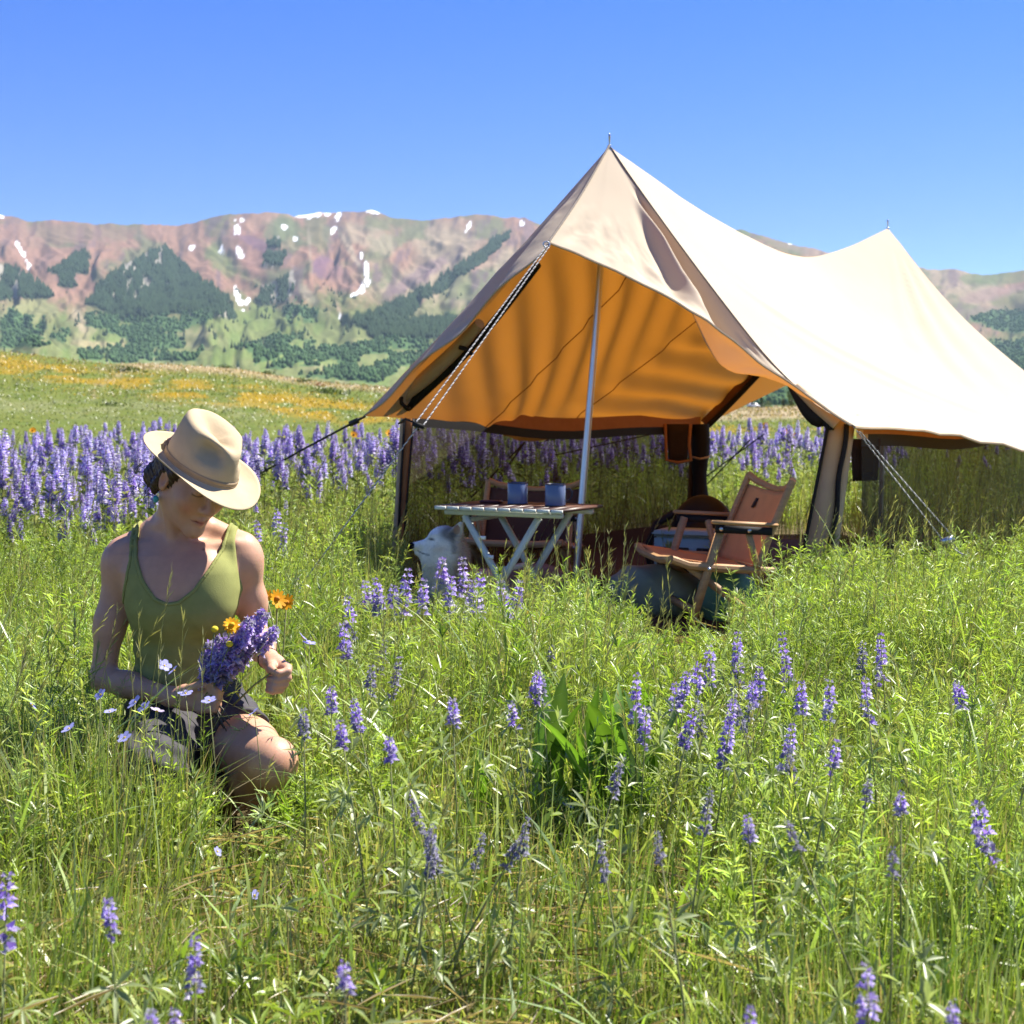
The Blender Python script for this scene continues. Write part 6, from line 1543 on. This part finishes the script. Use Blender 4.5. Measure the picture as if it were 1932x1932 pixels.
def build_small_flowers():
    rg = np.random.default_rng(5)
    flax = [(207, 1343, 2.95, 'left of the woman\'s forearm'), (235, 1392, 2.85, 'open wide in front of the woman\'s hip'), (190, 1311, 2.95, 'below the woman\'s elbow'), (255, 1325, 2.9, 'in front of the woman\'s forearm'), (350, 1309, 2.95, 'before the hand that holds the bouquet'), (395, 1322, 2.92, 'just under the bouquet stems'), (296, 1341, 2.9, 'under the middle of her forearm'), (328, 1265, 2.95, 'before the hem of the olive top'), (310, 1256, 2.95, 'half open before the olive top'), (272, 1335, 2.92, 'beside the flax under her forearm'),
            (572, 1203, 3.3, 'seen from the side, left one beyond her hand'), (584, 1214, 3.3, 'seen edge-on right of her hand'), (480, 1344, 3.0, 'small, on the shorts'), (60, 1330, 3.1, 'far left in the tall grass'), (130, 1375, 2.9, 'left of the woman, low in the grass'),
            (758, 1838, 2.36, 'wide open near the bottom, pinkish white in the middle'), (820, 1826, 2.38, 'to the right of the wide open one near the bottom'), (863, 1879, 2.3, 'pale, close to the bottom edge'), (988, 1813, 2.4, 'seen from the side at the bottom centre'), (822, 1699, 2.6, 'pale and small above the bottom group'), (523, 1756, 2.5, 'flat on its stem under the woman\'s knee'), (480, 1690, 2.6, 'tilted, below the woman\'s knee'), (118, 1818, 2.42, 'hanging open at lower left'), (140, 1762, 2.5, 'in bud at lower left'), (410, 1607, 2.75, 'nodding in the grass below the woman'), (1290, 1796, 2.45, 'alone at the bottom right of centre'), (1071, 1521, 2.95, 'beside the broad dark leaves'), (1700, 1478, 3.2, 'on the right in the leafy herbs'), (1755, 1492, 3.2, 'at the right among pale leaves'), (233, 1722, 2.6, 'beside the short lupine at lower left'), (1048, 1815, 2.45, 'small white one near the bottom centre')]
    for (px, py, d, where) in flax:
        P = at(px, py, d); root = np.array([P[0] + rg.normal(0, .03), P[1] + rg.normal(0, .04), 0.0])
        t = thing('flax_flower', 'blue flax flower ' + where, 'flower', root, 'blue flax flowers in the grass')
        L = Leaves(); n = np.array([rg.normal(.1, .7), -.25 + rg.normal(0, .35), .75]); blossom(L, P, n, (.0165 if d > 2.8 else .0125) * rg.uniform(.85, 1.15), 5, (.40, .40, .82) if rg.random() > .25 else (.62, .56, .80), rg, .95, .2); L.build('petals', M_petal, t)
        g = Geo(); g.ell(P, (.0028, .0028, .0028), None, 6, 4); g.build('flower_centre', M_yel, t)
        g = Geo(); g.tube([root, root * .4 + P * .6 + [.01, 0, .01], P], .0011, 4); g.build('stem', M_stem, t)
    yel = [(523, 1131, 3.85, .030, 'yellow mule-ear flower beside the woman\'s arm, largest of three'), (541, 1138, 3.9, .026, 'orange-yellow flower drooping right of the largest one by the arm'), (503, 1127, 3.9, .022, 'yellow flower partly behind the woman\'s arm'), (999, 1161, 4.9, .018, 'single yellow flower in the herbs before the table'), (1483, 815, 16, .05, 'orange flower among lupines beyond the rear doorway'), (1444, 803, 17, .05, 'yellow flower left of the orange one beyond the rear doorway'), (1500, 822, 16, .04, 'small orange flower at the post of the rear doorway'), (735, 818, 12.5, .045, 'yellow flower beside the left tent post'), (668, 820, 13, .04, 'orange flower in the lupine bank near the tent tip'), (62, 812, 15, .04, 'yellow flower in the lupine bank at far left')]
    for (px, py, d, r, lab) in yel:
        P = at(px, py, d); root = np.array([P[0] + rg.normal(0, .03), P[1] + .03, 0.0]); t = thing('yellow_flower', lab, 'flower', root, 'yellow flowers in the meadow')
        L = Leaves(); blossom(L, P, (rg.normal(0, .4), -.8, .5), r, 11, (.78, .36, .012), rg, .42, .25); L.build('petals', M_petal, t)
        g = Geo(); g.ell(P + [0, -.004, .003], (r * .3, r * .3, r * .25), None, 8, 6); g.build('flower_centre', mat('orange_centre', (.45, .16, .01), .8), t, smooth=True)
        g = Geo(); g.tube([root, root * .5 + P * .5 + [.02, 0, .02], P], .0022 if d < 8 else .004, 5); g.build('stem', M_stem, t)
        L = Leaves(); az = rg.uniform(0, 6.28, 3); D = np.stack([np.cos(az), np.sin(az), 0 * az + .8], -1) / 1.28; L.leaf(np.repeat((root * .7 + P * .3)[None], 3, 0), D, np.full(3, .10), np.full(3, .028), rg, tint(3, rg, .8, 1.0), four=True); L.build('leaves', M_leaf, t)
M_yel = mat('yellow_centre', (.60, .42, .05), .8)
build_small_flowers()

def build_bouquet():
    rg = np.random.default_rng(14); d = 3.29; grip = at(399, 1318, 3.305)
    t = thing('bouquet', 'bunch of purple lupines with yellow daisies held in the woman\'s hand', 'bouquet', grip)
    sp = [((497, 1158), 96, .026), ((472, 1172), 84, .024), ((448, 1196), 80, .024), ((521, 1188), 52, .020), ((420, 1205), 82, .026), ((398, 1216), 74, .024), ((385, 1238), 58, .022), ((440, 1212), 80, .024), ((462, 1212), 70, .024), ((484, 1200), 76, .022)]
    for (tip, ln, r) in sp:
        P = at(tip[0], tip[1], d + rg.uniform(-.035, .035)); ax = P - grip; Ht = np.linalg.norm(ax); L = Leaves(); l = min(ln * d / F * 1.1, Ht * .8)
        spike_leaves(L, l, r, int(l / .0095) + 3, 7, rg, Ht - l, tone=(.56, .46, .80)); V, T, C = L.arrays(); M = np.array(Vector((0, 0, 1)).rotation_difference(Vector(ax)).to_matrix())
        s = mesh_np('lupine_spike', V @ M.T + grip, tris=T, mat=M_petal, parent=t, col=C)
        g = Geo(); g.tube([grip + rg.normal(0, .004, 3), grip + ax * .5, P], [.0028, .0022, .001], 5); g.build('stem', M_stem, t)
    P = at(437, 1181, d - .03); L = Leaves(); blossom(L, P, (.35, -.7, .5), .023, 13, (.80, .43, .012), rg, .40, .15); blossom(L, P + [0, -.003, .002], (.3, -.7, .55), .017, 11, (.84, .50, .02), rg, .40, .35); y = L.build('yellow_daisy', M_petal, t)
    g = Geo(); g.ell(P + [.002, -.006, .004], (.0075, .0075, .006), None, 8, 6); g.build('flower_centre', mat('daisy_centre', (.62, .33, .01), .8), y, smooth=True)
    g = Geo(); g.tube([grip, grip * .5 + P * .5, P], .0018, 5); g.build('stem', M_stem, t)
    for p in ((405, 1187), (433, 1215)):
        P = at(p[0], p[1], d - .045); g = Geo(); g.ell(P, (.0085, .0085, .0075), None, 12, 8); b = g.build('yellow_bud', mat('bud_yellow', (.66, .50, .03), .8, var=.2, scale=300), t, smooth=True)
        g = Geo(); g.tube([grip, grip * .45 + P * .55 + [-.004, -.01, 0], P - [0, 0, .006]], .0014, 5); g.build('stem', M_stem, t)
    for i in range(7):
        a = grip; e = at(398 + rg.uniform(-10, 46), 1368 + rg.uniform(-12, 30), d + rg.uniform(-.02, .03)); g = Geo(); g.tube([a, a * .5 + e * .5 + rg.normal(0, .004, 3), e], [.0026, .0022, .0018], 5); g.build('stem', mat('cut_stem', (.085, .075, .06), .7), t)
    L = Leaves(); n = 46; f = rg.uniform(0, .75, n); tips = np.array([at(x, y, d) for x, y in zip(rg.uniform(385, 500, n), rg.uniform(1220, 1320, n))]); B = grip * (1 - f[:, None]) + tips * f[:, None]; D = rg.normal(0, 1, (n, 3)) + [0, -.3, .4]; D /= np.linalg.norm(D, axis=1)[:, None]
    L.leaf(B, D, rg.uniform(.02, .042, n), rg.uniform(.005, .009, n), rg, tint(n, rg, .55, .9), four=True); L.build('leaves', M_leaf, t)
    # the stalk pinched in her other hand
    a, b = at(440, 1330, 3.29), at(522, 1262, 3.225); g = Geo(); g.tube([a, a * .5 + b * .5 + [0, 0, .006], b], .0024, 5); o = g.build('flower_stalk', M_stem, None); tag(o, 'thin green stalk pinched between the fingers of her free hand', 'stalk')
build_bouquet()

def build_broadleaf():
    rg = np.random.default_rng(31)
    def plant(px, py, d, n, hs, label):
        root = at(px, py, d); root[2] = 0; t = thing('broadleaf_plant', label, 'plant', root, 'broad-leaved plants in the meadow')
        for i in range(n):
            az = rg.uniform(0, 6.28); h = hs * rg.uniform(.4, 1.1); bend = rg.uniform(.08, .55); w = rg.uniform(.016, .030) * min(1, .6 + h); K = 9
            b = root + np.array([rg.normal(0, .075), rg.normal(0, .06), 0]); dr = np.array([math.cos(az), math.sin(az), 0]); sd = np.array([-math.sin(az), math.cos(az), 0]); tw = rg.uniform(-.9, .9); V, C = [], []
            base = np.array([.075, .150, .016]) * rg.uniform(.6, 1.6)
            for k in range(K + 1):
                s = k / K; c = b + dr * h * bend * (.25 * s + .55 * s ** 2.2) + np.array([0, 0, h * (s - .28 * bend * s ** 2.5)]); ww = w * (.10 + 1.0 * math.sin(math.pi * min(1, s * .92 + .08)) ** .8) if s < .995 else 0.001
                s2 = sd * math.cos(tw * s) + dr * math.sin(tw * s)
                V += [c - s2 * ww + [0, 0, ww * .25], c, c + s2 * ww + [0, 0, ww * .25]]; C += [base, base * 1.25 + [.015, .015, .005], base * .92]
            q = []
            for k in range(K): q += [(3 * k, 3 * k + 1, 3 * k + 4, 3 * k + 3), (3 * k + 1, 3 * k + 2, 3 * k + 5, 3 * k + 4)]
            mesh_np('leaf', np.array(V), quads=np.array(q), mat=M_leaf, parent=t, col=np.array(C), smooth=True)
    plant(1140, 1640, 3.05, 30, .40, 'dark green clump of long broad leaves in the centre foreground')
    plant(1085, 1470, 3.5, 16, .40, 'taller broad-leaved plant just behind the dark clump')
    plant(1010, 1560, 3.2, 9, .26, 'small broad-leaved plant left of the dark clump')
    plant(1195, 1420, 3.75, 9, .32, 'broad-leaved plant under the violet lupine patch')
build_broadleaf()
# ------------------------------------------------------------------ far things in the valley and on the hill
def far_point(px, py, d):
    p = at(px, py, d); p[2] = float(ground_z(p[0], p[1])); return p
def far_tree(px, pyb, d, h, w, label, col, rg, pointed=False):
    base = far_point(px, pyb, d); t = thing('far_tree', label, 'tree', base, 'trees on the valley flat')
    g = Geo(); g.tube([base - [0, 0, .2], base + [.02 * h, 0, h * .5], base + [0, 0, h * .9]], [.035 * h, .025 * h, .008 * h], 6); g.build('trunk', mat('bark', (.10, .075, .05), .9), t)
    L = Leaves(); n = 420; z = rg.uniform(.06, 1, n); rr = w * .5 * (np.clip(1 - z, .03, 1) if pointed else np.sin(math.pi * np.clip(z * .92 + .06, 0, 1)) ** .7) * np.sqrt(rg.random(n)); az = rg.uniform(0, 6.28, n); wob = .75 + .5 * vnoise(az * 1.3 + px, z * 6)
    P = base + np.stack([np.cos(az) * rr * wob, np.sin(az) * rr * wob, z * h], -1); D = rg.normal(0, 1, (n, 3)); D /= np.linalg.norm(D, axis=1)[:, None]
    L.leaf(P, D, np.full(n, h * .10), np.full(n, h * .07), rg, np.array(col) * rg.uniform(.6, 1.4, (n, 1))); L.build('crown', M_leaf, t)
def build_far():
    rg = np.random.default_rng(9)
    far_tree(1437, 782, 205, 1.75, .9, 'dark little conifer at left of the far trees on the flat', (.05, .09, .03), rg, True)
    far_tree(1449, 786, 205, 1.0, 1.2, 'low round bush beside the dark little conifer', (.08, .11, .04), rg)
    far_tree(1494, 788, 205, 2.9, 1.5, 'tallest pale green tree on the far flat', (.15, .20, .06), rg)
    far_tree(1478, 788, 205, 1.3, .6, 'slim sapling left of the tallest far tree', (.11, .14, .05), rg)
    far_tree(1509, 788, 205, 1.4, .6, 'slim sapling right of the tallest far tree', (.11, .14, .05), rg)
    far_tree(1522, 789, 205, 1.2, .9, 'blue-green bush near the dark shed', (.09, .16, .10), rg)
    # shed
    c = far_point(1540, 782, 208); t = thing('shed', 'small dark blue shed at the edge of the far flat', 'shed', c)
    g = Geo(); g.box(c + [0, 0, .75], (2.6, 1.6, 1.5)); g.build('wall', mat('shed_blue', (.05, .06, .13), .7), t)
    g = Geo(); g.add([c + [-1.45, -.95, 1.48], c + [1.45, -.95, 1.48], c + [1.45, .95, 1.48], c + [-1.45, .95, 1.48], c + [-1.45, 0, 2.0], c + [1.45, 0, 2.0]], [(0, 1, 5, 4), (2, 3, 4, 5), (0, 4, 3), (1, 2, 5), (0, 3, 2, 1)]); g.build('roof', mat('shed_roof', (.10, .10, .16), .6), t)
    # parked cars
    for (px, col, lab) in [(1386, (.10, .12, .14), 'dark grey parked car far off on the flat'), (1421, (.62, .63, .65), 'white parked car right of the grey one far off')]:
        c = far_point(px, 782, 203); t = thing('parked_car', lab, 'car', c, 'cars parked on the far flat'); m = mat('car_paint', col, .35, var=0, spec=.5); gl = mat('car_glass', (.03, .04, .05), .1)
        pr = [(-.9, .18), (-.92, .42), (-.62, .50), (-.38, .74), (.32, .76), (.62, .52), (.92, .44), (.95, .18)]; V = []; n = len(pr)
        for y in (-.38, .38): V += [c + [x, y * (1 if z < .6 else .82), z] for x, z in pr]
        g = Geo(); g.add(V, [tuple(range(n)), tuple(range(2 * n - 1, n - 1, -1))] + [(i, (i + 1) % n, n + (i + 1) % n, n + i)[::-1] for i in range(n)]); g.build('body', m, t)
        g = Geo(); g.quad(c + [-.50, -.39, .50], c + [.50, -.39, .50], c + [.28, -.34, .72], c + [-.33, -.34, .72]); g.build('side_window', gl, t)
        for x in (-.58, .60):
            for y in (-.36, .36): g = Geo(); g.lathe(c + [x, y, .17], [(.17, -.05), (.17, .05)], 12, axis=(0, 1, 0)); g.build('wheel', M_black, t)
    # shrubs on the hill
    L = []
    for i, (px, py, s, lab) in enumerate([(238, 703, .5, 'small dark shrub at the top of the trail on the hill'), (213, 767, .4, 'dark shrub low on the hill above the hat'), (568, 721, .35, 'tiny dark shrub on the crest near the tent'), (612, 742, .5, 'low green shrub on the slope left of the tent tip'), (640, 744, .4, 'second low green shrub left of the tent tip'), (425, 695, .3, 'little shrub on the middle of the crest'), (503, 700, .3, 'shrub on the crest right of its middle'), (600, 728, .28, 'rust-brown shrub below the crest near the tent')]):
        dd = np.linspace(60, 216, 80); pr = at(px, py, 1.0); zs = ground_z((px - 966) / F * dd, dd); yy = 780 - (zs - H) / dd * F; d = float(dd[np.argmin(np.abs(yy - py))])
        b = far_point(px, py, d); t = thing('hill_shrub', lab, 'shrub', b, 'shrubs on the near hill'); r = s * d / 110
        L = Leaves(); n = 90; P = b + rg.normal(0, 1, (n, 3)) * [r * 1.1, r * .8, r * .3] + [0, 0, r * .35]; D = rg.normal(0, 1, (n, 3)); D /= np.linalg.norm(D, axis=1)[:, None]
        L.leaf(P, D, np.full(n, r * .6), np.full(n, r * .4), rg, np.array([.05, .075, .02] if 'rust' not in lab else [.22, .09, .03]) * rg.uniform(.6, 1.4, (n, 1))); L.build('foliage', M_leaf, t)
build_far()

def build_hill_tufts():
    rg = np.random.default_rng(41); N = 36000
    d = 24 * (219 / 24) ** (rg.random(N) ** .75); px = rg.uniform(-350, 2280, N); x = (px - 966) / F * d; z = ground_z(x, d)
    L = Leaves(); h = d * rg.uniform(.0010, .0030, N); az = rg.uniform(0, 6.28, N); D = np.stack([np.cos(az) * .6, np.sin(az) * .6, np.full(N, .8)], -1)
    _, py = pix(np.stack([x, d, z], -1)); cy = np.interp(px, CRX, CRY); below = py - cy
    col = np.array([.105, .135, .028]) * rg.uniform(.6, 1.5, (N, 1)); n = fbm(px / 60, py / 9, 4)
    pale = rg.random(N) < .18; col[pale] = np.array([.24, .22, .10]) * rg.uniform(.7, 1.3, (pale.sum(), 1))
    dryc = (below < 16) | ((px > 1200) & (below < 26)); m = dryc & (rg.random(N) < .8); col[m] = np.array([.27, .20, .105]) * rg.uniform(.6, 1.3, (m.sum(), 1))
    band = np.exp(-((below - (26 + 0.04 * px)) / 20) ** 2) * sstep(820, 640, px) + .7 * np.exp(-((below - 62) / 16) ** 2) * sstep(240, 330, px) * sstep(820, 660, px) + .35 * (px > 1200) * (below > 28)
    y = rg.random(N) < band * sstep(.34, .6, n) * .75; col[y] = np.array([.46, .29, .015]) * rg.uniform(.6, 1.3, (y.sum(), 1))
    L.leaf(np.stack([x, d, z], -1), D, h, d * rg.uniform(.0006, .0014, N), rg, col, droop=.1); o = L.build('hill_tufts', M_leaf); tag(o, kind='stuff')
build_hill_tufts()
# ------------------------------------------------------------------ the thin blue air of the valley
def build_haze():
    me = bpy.data.meshes.new('haze'); bm = bmesh.new(); bmesh.ops.create_cube(bm, size=1.0)
    bmesh.ops.scale(bm, vec=(30000, 30000, 1080), verts=bm.verts); bmesh.ops.translate(bm, vec=(0, 0, 1080 / 2 - 11.0), verts=bm.verts); bm.to_mesh(me); bm.free()
    m = bpy.data.materials.new('valley_air'); m.use_nodes = True; n, l = m.node_tree.nodes, m.node_tree.links
    n.remove(n['Principled BSDF']); v = n.new('ShaderNodeVolumePrincipled'); v.inputs['Color'].default_value = (0.60, 0.80, 1.0, 1); v.inputs['Density'].default_value = 0.00003; v.inputs['Anisotropy'].default_value = 0.1
    l.new(v.outputs[0], n['Material Output'].inputs['Volume']); me.materials.append(m)
    o = link('haze', me); tag(o, kind='stuff')
build_haze()
